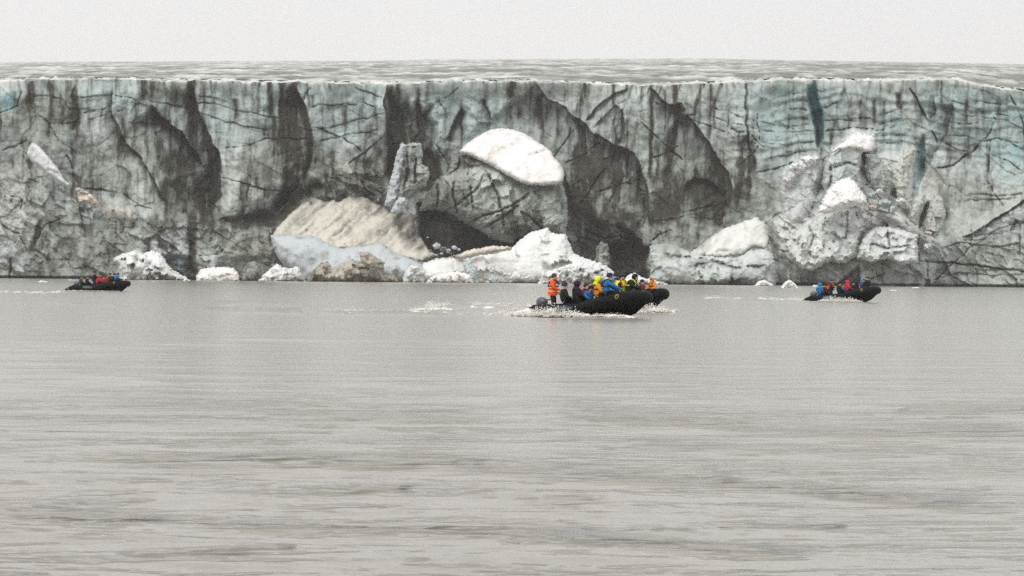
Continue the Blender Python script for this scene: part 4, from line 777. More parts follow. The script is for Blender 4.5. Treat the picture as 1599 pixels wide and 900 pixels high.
def make_boat():
    root = empty('inflatable_boat', (0, 0, 0))
    left = [(x, hb(x)) for x in (-2.35, -1.6, -.8, 0, .6, 1.0, 1.4, 1.8, 2.1, 2.35, 2.52, 2.62)]
    P = [Vector((x, -y, sheer(x))) for x, y in left] + [Vector((2.65, 0, sheer(2.65)))] + [Vector((x, y, sheer(x))) for x, y in reversed(left)]
    part('buoyancy_tube', tube(P, TR, 18, True), M_RUB, root)
    for s in (-1, 1):
        part('stern_cone', tube([Vector((-2.33, s * .86, .30)), Vector((-2.6, s * .87, .27)), Vector((-2.9, s * .88, .22)), Vector((-3.12, s * .89, .17))], [TR * 1.002, .24, .15, .05], 16), M_RUB, root)
        part('cone_mark', tube([Vector((-2.74, s * .878, .25)), Vector((-2.80, s * .88, .24))], [.205, .19], 16, False), M_YEL, root)
        part('rub_strake', tube([Vector((x, s * (hb(x) + TR * .98), sheer(x) - .03)) for x in (-2.3, -1.4, -.5, .4, .9)] + [Vector((x, s * (hb(x) + TR * .9), sheer(x) - .03)) for x in (1.4, 1.8, 2.1)], .035, 6), M_RUB, root)
        V_, Fc = [], []
        for i, x in enumerate(np.linspace(-1.25, -.35, 8)):
            for q in (-.35, 0, .35, .7): V_.append(Vector((x, s * (hb(x) + math.cos(q) * (TR + .006)), sheer(x) + math.sin(q) * (TR + .006))))
        for i in range(7):
            for k in range(3): Fc.append((i * 4 + k, i * 4 + k + 1, i * 4 + 5 + k, i * 4 + 4 + k))
        part('side_panel', (V_, Fc), M_TEAL, root)
        # round emblem near the bow: a ring with a short stroke inside
        xe = 1.75; ring = []
        for k in range(17):
            q = 2 * math.pi * k / 16; dx_, up_ = .075 * math.cos(q), .095 * math.sin(q)
            el = .38 + up_ / TR; ring.append(Vector((xe + dx_, s * (hb(xe + dx_) + math.cos(el) * (TR + .008)), sheer(xe + dx_) + math.sin(el) * (TR + .008))))
        st_ = [Vector((xe + .04, s * (hb(xe) + math.cos(.75) * (TR + .01)), sheer(xe) + math.sin(.75) * (TR + .01))), Vector((xe - .05, s * (hb(xe) + math.cos(.35) * (TR + .01)), sheer(xe) + math.sin(.35) * (TR + .01)))]
        part('emblem', join([tube(ring, .012, 5, False), tube(st_, .012, 5)]), M_YEL, root)
        # grab line hanging in shallow loops
        gp = []
        for k in range(29):
            x = -1.9 + 3.5 * k / 28; el = .72 - .18 * abs(math.sin(math.pi * k / 4))
            gp.append(Vector((x, s * (hb(x) + math.cos(el) * (TR + .015)), sheer(x) + math.sin(el) * (TR + .015))))
        part('grab_line', tube(gp, .010, 5), M_ROPE, root)
        part('carry_handle', tube([Vector((2.2, s * (hb(2.2) * .9), sheer(2.2) + TR)), Vector((2.27, s * hb(2.27) * .9, sheer(2.27) + TR + .06)), Vector((2.37, s * hb(2.37) * .9, sheer(2.37) + TR - .01))], .018, 6), M_RUB2, root)
    # V bottom
    V_, Fc = [], []; xs_ = np.linspace(-2.25, 2.62, 12); nn = 9
    for x in xs_:
        hw = max(.02, hb(x) + .02); kz = -.16 + .55 * max(0, (x - 1.3) / 1.3) ** 2.2; zt = sheer(x) - .10
        for k in range(nn):
            u = -1 + 2 * k / (nn - 1); V_.append(Vector((x, u * hw, kz + (zt - kz) * abs(u) ** 1.3)))
    for i in range(len(xs_) - 1):
        for k in range(nn - 1): Fc.append((i * nn + k, i * nn + k + 1, (i + 1) * nn + k + 1, (i + 1) * nn + k))
    part('hull_bottom', (V_, Fc), M_RUB, root)
    part('floor_board', join([box((-.3, 0, .12), (3.9, 1.15, .03))]), M_WOOD, root, False)
    part('transom', box((-2.2, 0, .30), (.06, 1.22, .48)), M_RUB, root, False)
    # bow dodger strip
    part('bow_strip', tube([Vector((2.58, y, sheer(2.55) + math.sqrt(max(0, TR * TR - .01)) + .0)) for y in (-.3, -.15, 0, .15, .3)], .03, 6), M_RUB2, root)
    mo = part('outboard_motor', join([ball((-2.34, 0, .74), .30, 14, 8, sq=(.95, .62, .78)), box((-2.34, 0, .56), (.42, .28, .14))]), M_COWL, root)
    part('motor_leg', join([tube([Vector((-2.5, 0, .66)), Vector((-2.48, 0, .2)), Vector((-2.48, 0, -.25))], [.10, .07, .06], 8), box((-2.3, 0, .52), (.2, .24, .22))]), M_RUB2, mo)
    part('tiller', tube([Vector((-2.25, .05, .82)), Vector((-1.85, .12, .86)), Vector((-1.7, .15, .87))], [.03, .025, .03], 8), M_RUB2, mo)
    part('propeller', join([box((-2.62, 0, -.24), (.02, .26, .05)), box((-2.62, 0, -.24), (.02, .05, .26)), ball((-2.58, 0, -.24), .05, 8, 5)]), M_RUB2, mo)
    # fuel tank on the floor
    part('fuel_tank', box((-1.8, -.25, .25), (.42, .3, .22)), simple('red_tank', (.25, .03, .02)), root, False)
    return root

def place_boat(b, px, Yd, yaw, pitch, label, dz=0.0):
    x, y, z = at(px, 430, Yd); b.location = (float(x), Yd, dz); b.rotation_euler = (0, -R(pitch), R(yaw))
    tag(b, label, 'inflatable boat', 'black inflatable boats full of passengers'); b.matrix_basis = Matrix.Translation(b.location) @ b.rotation_euler.to_matrix().to_4x4()
    return b
proto = make_boat()
boat_main = place_boat(proto, 923, 125, -26, 3.0, 'nearest black inflatable boat with a standing orange-clad driver and a yellow-hooded passenger')
boat_second = place_boat(copy_tree(proto), 962, 144, -26, 4.0, 'black inflatable boat mostly hidden behind the nearest one, only its bow showing')
boat_left = place_boat(copy_tree(proto), 157, 262, -14, 0.5, 'farthest black inflatable boat, under the largest white iceberg', -.06)
boat_right = place_boat(copy_tree(proto), 1318, 214, -24, 4.0, 'black inflatable boat with a blue-hooded passenger in its stern', .0)
BM = {k: Matrix.Translation(b.location) @ b.rotation_euler.to_matrix().to_4x4() for k, b in (('m', boat_main), ('s', boat_second), ('l', boat_left), ('r', boat_right))}

# ------------------------------------------------------------------ people
def skin_body(verts, edges, radii, root):
    me = bpy.data.meshes.new('person_body'); me.from_pydata(verts, edges, []); o = bpy.data.objects.new('person_body', me); C.objects.link(o)
    mo = o.modifiers.new('s', 'SKIN'); sv = me.skin_vertices[0].data
    for i, r in enumerate(radii):
        sv[i].radius = (r, r) if not isinstance(r, tuple) else r; sv[i].use_root = (i == root)
    ss = o.modifiers.new('d', 'SUBSURF'); ss.levels = 1; ss.render_levels = 1
    dg = bpy.context.evaluated_depsgraph_get(); m2 = bpy.data.meshes.new_from_object(o.evaluated_get(dg)); bpy.data.objects.remove(o)
    return m2
JN = ['pelvis', 'waist', 'chest', 'neck', 'head', 'crown', 'shL', 'elL', 'wrL', 'shR', 'elR', 'wrR', 'hpL', 'knL', 'anL', 'toL', 'hpR', 'knR', 'anR', 'toR', 'nose', 'chin']
POSE = {
 'sit':   [(0, 0, .12), (-.01, 0, .30), (.02, 0, .46), (.04, 0, .60), (.06, 0, .72), (.05, 0, .80), (.0, .19, .53), (.06, .27, .30), (.28, .16, .22), (.0, -.19, .53), (.06, -.27, .30), (.28, -.16, .22), (.06, .11, .11), (.44, .16, .14), (.46, .16, -.26), (.60, .17, -.30), (.06, -.11, .11), (.44, -.16, .14), (.46, -.16, -.26), (.60, -.17, -.30), (.165, 0, .72), (.12, 0, .655)],
 'lean':  [(0, 0, .12), (.05, 0, .29), (.14, 0, .43), (.22, 0, .54), (.28, 0, .65), (.29, 0, .73), (.12, .19, .50), (.26, .26, .29), (.50, .17, .18), (.12, -.19, .50), (.28, -.25, .31), (.52, -.14, .22), (.06, .11, .11), (.44, .16, .14), (.46, .16, -.26), (.60, .17, -.30), (.06, -.11, .11), (.44, -.16, .14), (.46, -.16, -.26), (.60, -.17, -.30), (.385, 0, .635), (.335, 0, .58)],
 'reach': [(0, 0, .12), (.03, 0, .30), (.09, 0, .46), (.15, 0, .59), (.19, 0, .71), (.19, 0, .79), (.07, .19, .53), (.30, .27, .36), (.56, .24, .20), (.07, -.19, .53), (.32, -.24, .38), (.62, -.18, .22), (.06, .11, .11), (.44, .16, .14), (.46, .16, -.26), (.60, .17, -.30), (.06, -.11, .11), (.44, -.16, .14), (.46, -.16, -.26), (.60, -.17, -.30), (.295, 0, .705), (.245, 0, .64)],
 'stand': [(0, 0, .95), (.0, 0, 1.12), (.03, 0, 1.30), (.05, 0, 1.46), (.08, 0, 1.58), (.07, 0, 1.66), (.01, .20, 1.38), (-.05, .28, 1.12), (.14, .24, .98), (.01, -.20, 1.38), (.10, -.27, 1.14), (.34, -.17, 1.06), (.0, .11, .90), (.05, .14, .50), (.0, .15, .08), (.15, .16, .04), (.0, -.11, .90), (.07, -.14, .50), (.02, -.15, .08), (.17, -.16, .04), (.185, 0, 1.58), (.14, 0, 1.515)]}
ED = [(0, 1), (1, 2), (2, 3), (3, 4), (4, 5), (2, 6), (6, 7), (7, 8), (2, 9), (9, 10), (10, 11), (0, 12), (12, 13), (13, 14), (14, 15), (0, 16), (16, 17), (17, 18), (18, 19), (4, 20), (4, 21)]
RD = [.17, .165, .19, .075, .095, .075, .10, .075, .05, .10, .075, .05, .115, .085, .06, .05, .115, .085, .06, .05, .022, .05]
SEGM = {(0, 1): 0, (1, 2): 0, (2, 3): 0, (2, 6): 0, (6, 7): 0, (7, 8): 0, (2, 9): 0, (9, 10): 0, (10, 11): 0, (3, 4): 1, (4, 5): 1, (4, 20): 1, (4, 21): 1, (0, 12): 2, (12, 13): 2, (13, 14): 2, (0, 16): 2, (16, 17): 2, (17, 18): 2, (14, 15): 3, (18, 19): 3}
BODY = {}
dummy = [simple('cloth_placeholder', (.1, .1, .1))] * 4
for pn, J in POSE.items():
    m2 = skin_body(J, ED, RD, 0); m2.name = 'body_' + pn
    m2.materials.clear()
    for q in range(4): m2.materials.append(None)
    for p in m2.polygons:
        c = p.center; best = 9; bi = 0
        for (a_, b_), mi in SEGM.items():
            A_ = Vector(J[a_]); B_ = Vector(J[b_]); v = B_ - A_; t = max(0, min(1, (c - A_).dot(v) / v.length_squared)); d = (c - A_ - v * t).length - RD[a_] * (1 - t) - RD[b_] * t
            if mi == 2 and a_ in (0,) and pn == 'stand' and c.z > .88: d += .2
            if d < best: best = d; bi = mi
        p.material_index = bi; p.use_smooth = True
    BODY[pn] = m2
def hood_vf(hc, fwd, r=.145):
    """hood: a shell round the head, open at the face, with a thick edge"""
    V_, Fc = [], []; nu = 14; rows_ = [(.0, 1.0), (.35, 1.0), (.8, 1.0), (1.25, 1.0), (1.7, 1.0), (2.0, 1.0), (2.08, .90), (1.95, .82)]
    ax = Vector((-1, 0, .35)).normalized(); q = Vector((0, 0, 1)).rotation_difference(ax)
    for th, s in rows_:
        for i in range(nu):
            ph = 2 * math.pi * i / nu; V_.append(q @ Vector((r * s * math.sin(th) * math.cos(ph), r * .92 * s * math.sin(th) * math.sin(ph), r * s * math.cos(th))) + Vector(hc) + Vector((-.015, 0, .01)))
    for j in range(len(rows_) - 1):
        for i in range(nu): Fc.append((j * nu + i, (j + 1) * nu + i, (j + 1) * nu + (i + 1) % nu, j * nu + (i + 1) % nu))
    # collar down to the shoulders
    nk = Vector(hc) + Vector((-.06, 0, -.15)); c2 = tube([nk + Vector((0, 0, .07)), nk, nk + Vector((-.01, 0, -.07))], [.10, .12, .15], 12, False)
    return join([(V_, Fc), c2])
def hat_vf(hc, bob=True):
    L_ = [ball(Vector(hc) + Vector((-.012, 0, .025)), .128, 12, 5, 0, 1.62, Vector((-.25, 0, 1)).normalized(), (1, .93, 1.0))]
    rim = [Vector(hc) + Vector((-.012, 0, .025)) + Vector((-.25, 0, 1)).normalized() * -.002 + Vector((math.cos(k * .5236) * .125, math.sin(k * .5236) * .117, math.cos(k * .5236) * .031)) for k in range(13)]
    L_.append(tube(rim, .02, 6, False))
    return join(L_)
def hair_vf(hc): return join([ball(Vector(hc) + Vector((-.022, 0, .022)), .122, 12, 7, 0, 1.9, Vector((-.75, 0, 1)).normalized(), (1, .95, 1.0))])
def vest_vf(J, front=True):
    """open-fronted padded life vest that follows the chest"""
    V_, Fc = [], []; w_ = Vector(J[1]); c_ = Vector(J[2]); n_ = Vector(J[3]); lv = [(w_, .205, .185), (w_.lerp(c_, .5), .212, .21), (c_, .215, .235), (c_.lerp(n_, .45), .19, .20), (c_.lerp(n_, .75), .135, .14)]
    angs = [R(30 + 300 * k / 14) for k in range(15)]
    for off in (0, -.03):
        for p, rx, ry in lv:
            for q in angs: V_.append(p + Vector((math.cos(q) * (rx + off), math.sin(q) * (ry + off), 0)))
    na, nl = len(angs), len(lv)
    for o in range(2):
        for j in range(nl - 1):
            for i in range(na - 1):
                a_ = o * na * nl + j * na + i; f = (a_, a_ + 1, a_ + na + 1, a_ + na); Fc.append(f if o == 0 else f[::-1])
    H = na * nl
    for j in range(nl - 1):
        for i in (0, na - 1): a_ = j * na + i; Fc.append((a_, a_ + na, a_ + na + H, a_ + H))
    for i in range(na - 1):
        Fc.append((i, i + 1, i + 1 + H, i + H)); a_ = (nl - 1) * na + i; Fc.append((a_, a_ + 1, a_ + 1 + H, a_ + H))
    return V_, Fc
def band(c, rx, ry, h, t=.012):
    V_, Fc = [], []; n = 16
    for r_, z in ((0, -h), (t, -h), (t, h), (0, h)):
        for k in range(n): q = 2 * math.pi * k / n; V_.append(Vector(c) + Vector((math.cos(q) * (rx + r_), math.sin(q) * (ry + r_), z)))
    for j in range(3):
        for k in range(n): Fc.append((j * n + k, j * n + (k + 1) % n, (j + 1) * n + (k + 1) % n, (j + 1) * n + k))
    return V_, Fc
def harness_vf(J):
    w_ = Vector(J[1]); c_ = Vector(J[2]); L_ = [band(w_.lerp(c_, .45), .187, .187, .022, .02)]
    for s in (-1, 1):
        L_.append(tube([w_.lerp(c_, .45) + Vector((.20, s * .09, 0)), c_ + Vector((.215, s * .10, 0)), c_ + Vector((.12, s * .11, .14)), c_ + Vector((-.02, s * .10, .18)), c_ + Vector((-.17, s * .08, .08)), w_.lerp(c_, .45) + Vector((-.20, s * .07, 0))], .022, 6))
    return join(L_)
def glove_vf(el, wr):
    """a mitt-sized palm, four bent fingers of different length and a thumb"""
    el = Vector(el); wr = Vector(wr); d = (wr - el).normalized(); up = Vector((0, 0, 1)); s = d.cross(up).normalized(); u = s.cross(d)
    side = 1 if wr.y > 0 else -1; L_ = []
    pc = wr + d * .045; rot = Matrix((d, s, u)).transposed()
    L_.append(ball(pc, .05, 10, 6, axis=None, sq=(1.0, .9, .5)))
    for k, (o_, ln) in enumerate(((-.033, .066), (-.011, .078), (.011, .073), (.033, .056))):
        b_ = wr + d * .075 + s * o_; L_.append(tube([b_, b_ + d * ln * .5 - u * .01, b_ + d * ln * .8 - u * .04, b_ + d * ln * .85 - u * .065], [.0115, .0105, .0095, .007], 6))
    t0 = wr + d * .025 - s * side * .035 * -1; L_.append(tube([t0, t0 + d * .03 + s * side * .03, t0 + d * .06 + s * side * .035 - u * .02], [.014, .012, .009], 6))
    return join(L_)
GEAR = {}
def gear(kind, pn):
    if (kind, pn) not in GEAR:
        J = POSE[pn]; hc = J[4]
        hcv = (Vector(J[4]) + Vector(J[5])) / 2
        vf = {'hood': lambda: hood_vf(hcv, 0), 'hat': lambda: hat_vf(hcv), 'hair': lambda: hair_vf(hcv), 'vest': lambda: vest_vf(J), 'harness': lambda: harness_vf(J),
              'gloveL': lambda: glove_vf(J[7], J[8]), 'gloveR': lambda: glove_vf(J[10], J[11]),
              'eyeL': lambda: ball(hcv + Vector((.093, .036, -.02)), .013, 6, 4), 'eyeR': lambda: ball(hcv + Vector((.093, -.036, -.02)), .013, 6, 4),
              'mouth': lambda: box(hcv + Vector((.092, 0, -.085)), (.012, .045, .009)),
              'bands': lambda: join([band(Vector(J[1]) + Vector((0, 0, -.12)), .185, .185, .022, .014), band(Vector(J[1]) + Vector((0, 0, .04)), .180, .185, .02, .014)]),
              'hem': lambda: (lambda v, f: (v, f))(*tube([Vector(J[1]) + Vector((0, 0, .05)), Vector(J[0]) + Vector((0, 0, .02)), Vector(J[0]) + Vector((0, 0, -.12))], [.175, .20, .205], 14, False))}[kind]()
        GEAR[(kind, pn)] = mesh(kind, [tuple(v) for v in vf[0]], vf[1], True)
    return GEAR[(kind, pn)]
CM_ = {}
def cloth(c):
    if c not in CM_: CM_[c] = simple('cloth_%d' % len(CM_), tuple(.82 * q for q in c), .75, .25, .22, 9.0, .01)
    return CM_[c]
SKIN = simple('skin', (.50, .27, .19), .6, .3, .1); EYE = simple('eye_dark', (.02, .015, .012), .3); LIP = simple('lips', (.30, .10, .09)); BOOT = cloth((.02, .02, .022)); REFL = simple('reflective_tape', (.62, .62, .58), .35, .6, .05)
BLACK = (.014, .014, .017); NAVY = (.016, .02, .045); MAROON = (.10, .012, .022); ORANGE = (.95, .13, .015); AMBER = (.80, .29, .02); BLUE = (.02, .17, .42); YEL = (.85, .95, .03); RED = (.55, .02, .04); PURPLE = (.035, .01, .04); TEALD = (.02, .04, .05); BROWN = (.09, .055, .03); CRIM = (.20, .01, .02)
def person(bk, px, side, pn, jacket, head, hcol, label, face=0.0, vest=None, harness=None, trousers=BLACK, scale=1.0, sleeves=None, extra=(), zoff=0.0, hands=BLACK, sink=.03):
    """sits on the near (-1) or far (+1) tube of boat bk so that the head shows in column px"""
    Mb = BM[bk]; lx = 0.0
    J = POSE[pn]; ang = face
    def pos(lx):
        if pn == 'stand': loc = Vector((lx, side * .3, .135))
        else: loc = Vector((lx, side * hb(lx) * .97, sheer(lx) + TR - sink))
        wpos = Mb @ loc; hd = Matrix.Rotation(ang, 3, 'Z') @ (Vector(J[4]) * scale); return wpos, proj(wpos + hd)[0]
    lo, hi = -2.2, 2.35
    for _ in range(30):
        mdl = (lo + hi) / 2
        if pos(mdl)[1] < px: lo = mdl
        else: hi = mdl
    wp, _ = pos((lo + hi) / 2)
    if bk == 'm': scale *= 1.08
    r = empty('person', wp + Vector((0, 0, zoff)), ang); wid = 1.14 if bk in 'lr' else 1.04; r.scale = (scale * wid, scale * wid, scale)
    tag(r, label, 'person', {'m': 'passengers in the nearest boat', 's': 'passengers in the half-hidden boat', 'l': 'passengers in the farthest boat', 'r': 'passengers in the right-hand boat'}[bk])
    b = bpy.data.objects.new('body', BODY[pn]); C.objects.link(b); b.parent = r
    for k, m in enumerate((cloth(sleeves or jacket), SKIN, cloth(trousers), BOOT)):
        b.material_slots[k].link = 'OBJECT'; b.material_slots[k].material = m
    def add(kind, mat, name):
        o = bpy.data.objects.new(name, gear(kind, pn)); C.objects.link(o); o.parent = r
        if len(o.material_slots) == 0: o.data.materials.append(None)
        o.material_slots[0].link = 'OBJECT'; o.material_slots[0].material = mat; return o
    add(head, cloth(hcol), head)
    if head == 'hat' or head == 'hair': pass
    if vest: add('vest', cloth(vest), 'life_vest')
    if harness: add('harness', cloth(harness), 'harness')
    add('hem', cloth(jacket if not sleeves else sleeves), 'jacket_hem') if pn == 'stand' else None
    for k in ('gloveL', 'gloveR'): add(k, cloth(hands), 'glove')
    for k in ('eyeL', 'eyeR'): add(k, EYE, 'eye')
    add('mouth', LIP, 'mouth')
    for k in extra: add(k, REFL, 'reflective_band')
    return r
h = math.pi / 2
# nearest boat
person('m', 866, -1, 'stand', ORANGE, 'hair', BROWN, 'standing driver in a bright orange jacket with reflective bands and dark straps', -.25, harness=(.05, .02, .02), extra=('bands',), trousers=(.03, .012, .018), scale=.98, hands=(.5, .08, .02))
person('m', 882, -1, 'sit', BLACK, 'hat', (.03, .035, .025), 'all-black passenger with a dark olive hat, next to the orange driver', .35, scale=1.0)
person('m', 902, -1, 'sit', BLACK, 'hood', PURPLE, 'dark-coated passenger with a dark purple hood, second seat from the orange driver', .5, scale=1.02)
person('m', 916, 1, 'sit', CRIM, 'hair', (.08, .04, .03), 'passenger in a dark red jacket on the far tube, hands near the face', -.6, harness=BLACK, scale=.97)
person('m', 923, 1, 'lean', BLUE, 'hat', NAVY, 'blue-jacketed passenger mostly hidden behind the yellow hood', -1.3, scale=.9)
person('m', 934, -1, 'sit', AMBER, 'hood', YEL, 'passenger in an amber jacket with a fluorescent yellow hood and black straps', .35, harness=BLACK, scale=1.0, trousers=BLACK)
person('m', 952, -1, 'reach', BLUE, 'hat', NAVY, 'passenger in a blue jacket and navy hat reaching forward to the tube', .12, harness=(.015, .02, .04), scale=1.05, hands=(.30, .22, .10))
person('m', 961, 1, 'sit', (.10, .30, .55), 'hood', (.10, .30, .55), 'passenger with a light blue hood peeking out behind the reaching one', -1.0, scale=.94)
person('m', 972, 1, 'sit', YEL, 'hat', TEALD, 'passenger in a fluorescent yellow jacket under a black and red vest, teal hat', -1.2, vest=(.02, .015, .015), harness=(.60, .05, .03), sleeves=YEL, scale=1.0, hands=(.03, .03, .03))
person('m', 991, 1, 'lean', BLACK, 'hood', BLACK, 'black-hooded passenger bending over in the bow with a yellow stripe', -.4, harness=YEL, scale=.98)
# half-hidden boat
person('s', 1003, -1, 'sit', CRIM, 'hat', BLACK, 'dark red passenger half hidden behind the bow of the nearest boat', .3, vest=BLACK, scale=.85, sink=.25)
person('s', 1018, -1, 'sit', AMBER, 'hood', AMBER, 'passenger in an amber hooded jacket with red straps in the bow of the half-hidden boat', -2.3, harness=(.35, .02, .02), scale=.82, sink=.18)
# farthest boat
for (px_, sd_, ps, jk, hd_, hc_, lb, sc_) in [
    (127, -1, 'sit', (.04, .045, .055), 'hat', BROWN, 'grey-coated passenger in the stern of the farthest boat', 1.0), (136.5, -1, 'sit', BLACK, 'hat', BROWN, 'black-coated passenger beside the standing one in the farthest boat', 1.0),
    (148.5, -1, 'stand', NAVY, 'hat', BLACK, 'standing driver in dark navy in the farthest boat', 1.0), (156, -1, 'lean', RED, 'hood', RED, 'passenger in a bright red hooded jacket in the farthest boat', 1.05),
    (162.5, 1, 'sit', (.42, .10, .035), 'hair', BROWN, 'orange-brown jacketed passenger right of the red hood in the farthest boat', .95), (167.5, 1, 'sit', (.36, .045, .03), 'hair', BROWN, 'rust-red jacketed passenger in the middle of the farthest boat', .95),
    (172, -1, 'sit', (.10, .02, .02), 'hat', BLACK, 'dark red passenger with a black hat in the farthest boat', .92), (179, 1, 'sit', BLACK, 'hat', BLACK, 'all-black passenger near the bow of the farthest boat', .95), (184, -1, 'lean', (.03, .22, .55), 'hat', NAVY, 'passenger in a light blue jacket at the bow of the farthest boat', .92)]:
    person('l', px_, sd_, ps, jk, hd_, hc_, lb, .4 if sd_ < 0 else -.8, scale=sc_, sink=.05)
# right-hand boat
for (px_, sd_, ps, jk, hd_, hc_, lb, sc_, fc_) in [
    (1280.5, -1, 'sit', BLUE, 'hood', (.03, .26, .50), 'passenger in a blue jacket with the hood up in the stern of the right-hand boat', 1.08, .6), (1290, -1, 'lean', MAROON, 'hat', (.05, .015, .03), 'passenger in a dark maroon jacket leaning forward in the right-hand boat', 1.12, .3),
    (1299, 1, 'stand', (.07, .015, .02), 'hat', (.05, .05, .10), 'standing driver with an orange-trimmed vest in the right-hand boat', .95, -.3), (1311, -1, 'sit', BLACK, 'hat', BLACK, 'black-clad passenger between driver and bright red hood in the right-hand boat', 1.05, .3),
    (1317, 1, 'sit', (.06, .16, .30), 'hair', BROWN, 'slate-blue passenger partly hidden left of the bright red hood in the right-hand boat', .92, -1.0), (1324, -1, 'sit', (.62, .02, .07), 'hood', (.68, .03, .08), 'passenger in a bright crimson jacket with the hood up in the right-hand boat', .98, .25),
    (1333, 1, 'sit', (.10, .015, .02), 'hat', BLACK, 'dark red passenger right of the crimson hood in the right-hand boat', .9, -1.0), (1339, 1, 'lean', BLACK, 'hood', BLACK, 'black-hooded passenger leaning in the front of the right-hand boat', .9, -.4),
    (1347.5, 1, 'sit', (.03, .10, .25), 'hood', (.12, .32, .60), 'passenger with a light blue hood in the front of the right-hand boat', .92, -.9), (1354.5, 1, 'sit', BLACK, 'hat', BROWN, 'foremost passenger, in black, in the bow of the right-hand boat', .98, -2.6)]:
    person('r', px_, sd_, ps, jk, hd_, hc_, lb, fc_, scale=sc_, vest=(.50, .10, .02) if 'orange-trimmed' in lb else None, sink=.05)

# ------------------------------------------------------------------ foam and spray of the wakes
M_FOAM = ice_mat('wake_foam', (.86, .85, .81), (.74, .72, .66), (.42, .38, .29), .10, 1.2, None, .6, .02)
ico = bmesh.new(); bmesh.ops.create_icosphere(ico, subdivisions=1, radius=1.0)
ICV = np.array([tuple(v.co) for v in ico.verts]); ICF = np.array([[v.index for v in f.verts] for f in ico.faces]); ico.free()
def foam(name, label, pts, seed, strips=()):
    """pts: list of (x, y, z, size)"""
    rs = np.random.RandomState(seed); Vs, Fs = [], []
    for i, (x, y, z, s) in enumerate(pts):
        v = ICV * (1 + rs.uniform(-.35, .35, (len(ICV), 1))) * (np.array([s * rs.uniform(1.5, 5), s * rs.uniform(1.2, 3), s * rs.uniform(.4, .8)]) if z < .1 else s * rs.uniform(.6, 1.1, 3)) + np.array([x, y, z])
        Vs.append(v); Fs.append(ICF + i * len(ICV))
    nvt = len(ICV) * len(pts)
    for sv, sf in strips:
        Vs.append(sv); Fs.append(np.concatenate([sf[:, [0, 1, 2]], sf[:, [0, 2, 3]]]) + nvt); nvt += len(sv)
    me = mesh(name, np.concatenate(Vs), np.concatenate(Fs), True); tag(link(name, me, M_FOAM), label, 'wake foam', None, 'stuff')
def trail(P, n, rs, wd, hmax, size, Yfix=None, dens=None):
    """points along a photograph line on the water; hmax lifts them"""
    P = np.array(P, float); seg = np.hypot(*(P[1:] - P[:-1]).T); cum = np.concatenate([[0], np.cumsum(seg)]); out = []
    for _ in range(n):
        t = rs.uniform(0, cum[-1]) if dens is None else cum[-1] * rs.beta(*dens)
        px_ = np.interp(t, cum, P[:, 0]) + rs.normal(0, 2); py_ = np.interp(t, cum, P[:, 1]) + rs.normal(0, wd)
        py0 = py_ - (px_ - 799.5) * math.tan(ROLL); Yd = CAM.z * F / max(py0 - 430, 2); cl_ = vn(np.array([px_ / 9.0]), np.array([py_ / 2.5]), 17)[0]
        if cl_ < .5 and rs.rand() < .93: continue
        h_ = abs(rs.normal(0, 1)) * hmax * cl_; out.append(((px_ - 799.5) / F * Yd, Yd, h_, size * rs.uniform(.25, .75)))
    return out
def boatpts(Mb, n, rs, x0, x1, yside, spread, zmax, size):
    out = []
    for _ in range(n):
        lx = rs.uniform(x0, x1); ly = yside + rs.normal(0, spread); p = Mb @ Vector((lx, ly, 0)); e = math.sin(math.pi * (lx - x0) / (x1 - x0)) ** .6
        out.append((p.x, p.y, abs(rs.normal(0, .5)) * zmax * e, size * rs.uniform(.25, .8)))
    return out
def strip(px0, py0, px1, py1, wd, h, n=160, m=14, seed=1, cut=.42):
    """low churned ridge of foam on the water between two points of the photograph"""
    def wp(px_, py_): Yd = CAM.z * F / (py_ - (px_ - 799.5) * math.tan(ROLL) - 430); return np.array([(px_ - 799.5) / F * Yd, Yd])
    return strip_w(wp(px0, py0), wp(px1, py1), wd, h, n, m, seed, cut)
def strip_w(A_, B_, wd, h, n=160, m=14, seed=1, cut=.42):
    u, v = np.meshgrid(np.linspace(0, 1, n), np.linspace(-1, 1, m), indexing='ij'); d_ = B_ - A_; Ln = np.hypot(*d_); nrm_ = np.array([-d_[1], d_[0]]) / Ln
    x = A_[0] + d_[0] * u + nrm_[0] * v * wd; y = A_[1] + d_[1] * u + nrm_[1] * v * wd
    nz_ = fbm(u * Ln / .7, v * wd / .35 + seed * 9, 4, seed); z = h * (1 - v * v) * np.sin(np.pi * u) ** .5 * sst(cut - .12, .8, nz_) * 1.6 - .01 - .06 * (nz_ < cut)
    x = x + (fbm(u * Ln / .3, v * 3, 2, seed + 3) - .5) * .15
    return np.stack([x, y, z], -1).reshape(-1, 3), grid_faces(n, m)
rs = np.random.RandomState(3)
def bw(Mb, x0, x1, y0, y1, wd, h, seed):
    a_ = Mb @ Vector((x0, y0, 0)); b_ = Mb @ Vector((x1, y1, 0)); return strip_w(np.array([a_.x, a_.y]), np.array([b_.x, b_.y]), wd, h, 140, 14, seed, .30)
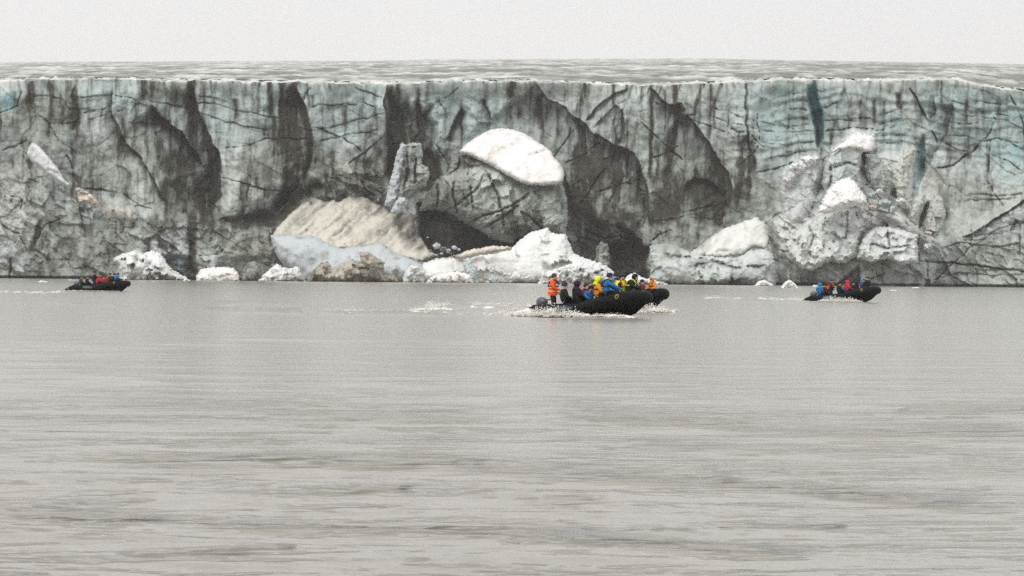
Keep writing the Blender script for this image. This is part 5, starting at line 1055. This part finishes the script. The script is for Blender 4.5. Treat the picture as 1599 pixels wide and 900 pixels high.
foam('wake_foam', 'white and brown churned wake streaming left from the nearest boat',
     trail([(815, 491), (760, 491), (700, 489), (620, 489), (540, 489), (470, 488)], 2200, rs, 1.3, .10, .045, dens=(1.2, 1.6)) + trail([(855, 482), (800, 479), (740, 477), (680, 482), (640, 486)], 1800, rs, 1.8, .14, .05) + trail([(665, 488), (690, 482), (700, 478)], 1300, rs, 2.5, .22, .055)
     + boatpts(BM['m'], 4500, rs, -3.4, .6, -1.35, .22, .34, .045) + boatpts(BM['m'], 1500, rs, .2, 2.4, -1.1, .25, .14, .04) + boatpts(BM['m'], 900, rs, -4.6, -3.0, 0, .5, .25, .05), 11,
     strips=[bw(BM['m'], -3.3, .9, -1.32, -1.3, .30, .30, 2), bw(BM['m'], .3, 2.5, -1.3, -.9, .22, .12, 3), strip(640, 487.5, 720, 487, .7, .17, 200, 20, 4, .5), strip(700, 481, 812, 484.5, .5, .11, 260, 16, 5, .55), strip(560, 489.5, 815, 491, .35, .09, 300, 12, 6, .5), strip(470, 488.5, 600, 489.5, .3, .07, 200, 10, 7, .55)])
foam('wake_foam', 'cream spray under the bow of the half-hidden boat', boatpts(BM['s'], 2600, rs, -.2, 3.6, -1.0, .35, .45, .045) + trail([(1030, 487), (1060, 486)], 200, rs, .8, .08, .03), 12, strips=[bw(BM['s'], .6, 3.6, -1.05, -.9, .35, .28, 8)])
foam('wake_foam', 'thin foamy wake left of the right-hand boat', trail([(1095, 466), (1150, 468), (1200, 469), (1262, 471)], 2600, rs, .8, .14, .06, dens=(1.8, 1.2)) + boatpts(BM['r'], 2200, rs, -1.6, 1.8, -1.3, .2, .34, .055) + boatpts(BM['r'], 200, rs, -4.5, -2.9, 0, .5, .15, .05), 13, strips=[bw(BM['r'], -1.6, 1.6, -1.3, -1.25, .25, .24, 9), strip(1180, 469.5, 1265, 471.5, .5, .16, 160, 10, 10), strip(1100, 467, 1190, 469.5, .4, .10, 160, 10, 11, .5)])
foam('wake_foam', 'faint foam patch trailing the farthest boat', trail([(-10, 456), (60, 458), (105, 456)], 700, rs, .8, .06, .06) + boatpts(BM['l'], 160, rs, -3.2, 2.4, -1.25, .1, .05, .05), 14)

# ------------------------------------------------------------------ haze
hz = bmesh.new(); bmesh.ops.create_cube(hz, size=1.0); hm = bpy.data.meshes.new('haze'); hz.to_mesh(hm); hz.free()
mh = bpy.data.materials.new('haze'); mh.use_nodes = True; mh.node_tree.nodes.clear()
ho = mh.node_tree.nodes.new('ShaderNodeOutputMaterial'); hv = mh.node_tree.nodes.new('ShaderNodeVolumePrincipled')
hv.inputs['Color'].default_value = (.985, .98, .985, 1); hv.inputs['Density'].default_value = .85e-4; hv.inputs['Anisotropy'].default_value = .2
mh.node_tree.links.new(hv.outputs[0], ho.inputs['Volume'])
ob = link('haze', hm, mh); ob.scale = (7800, 9500, 800); ob.location = (0, 4550, 398.5); tag(ob, 'thin pale haze over the water and ice', 'haze', None, 'stuff')
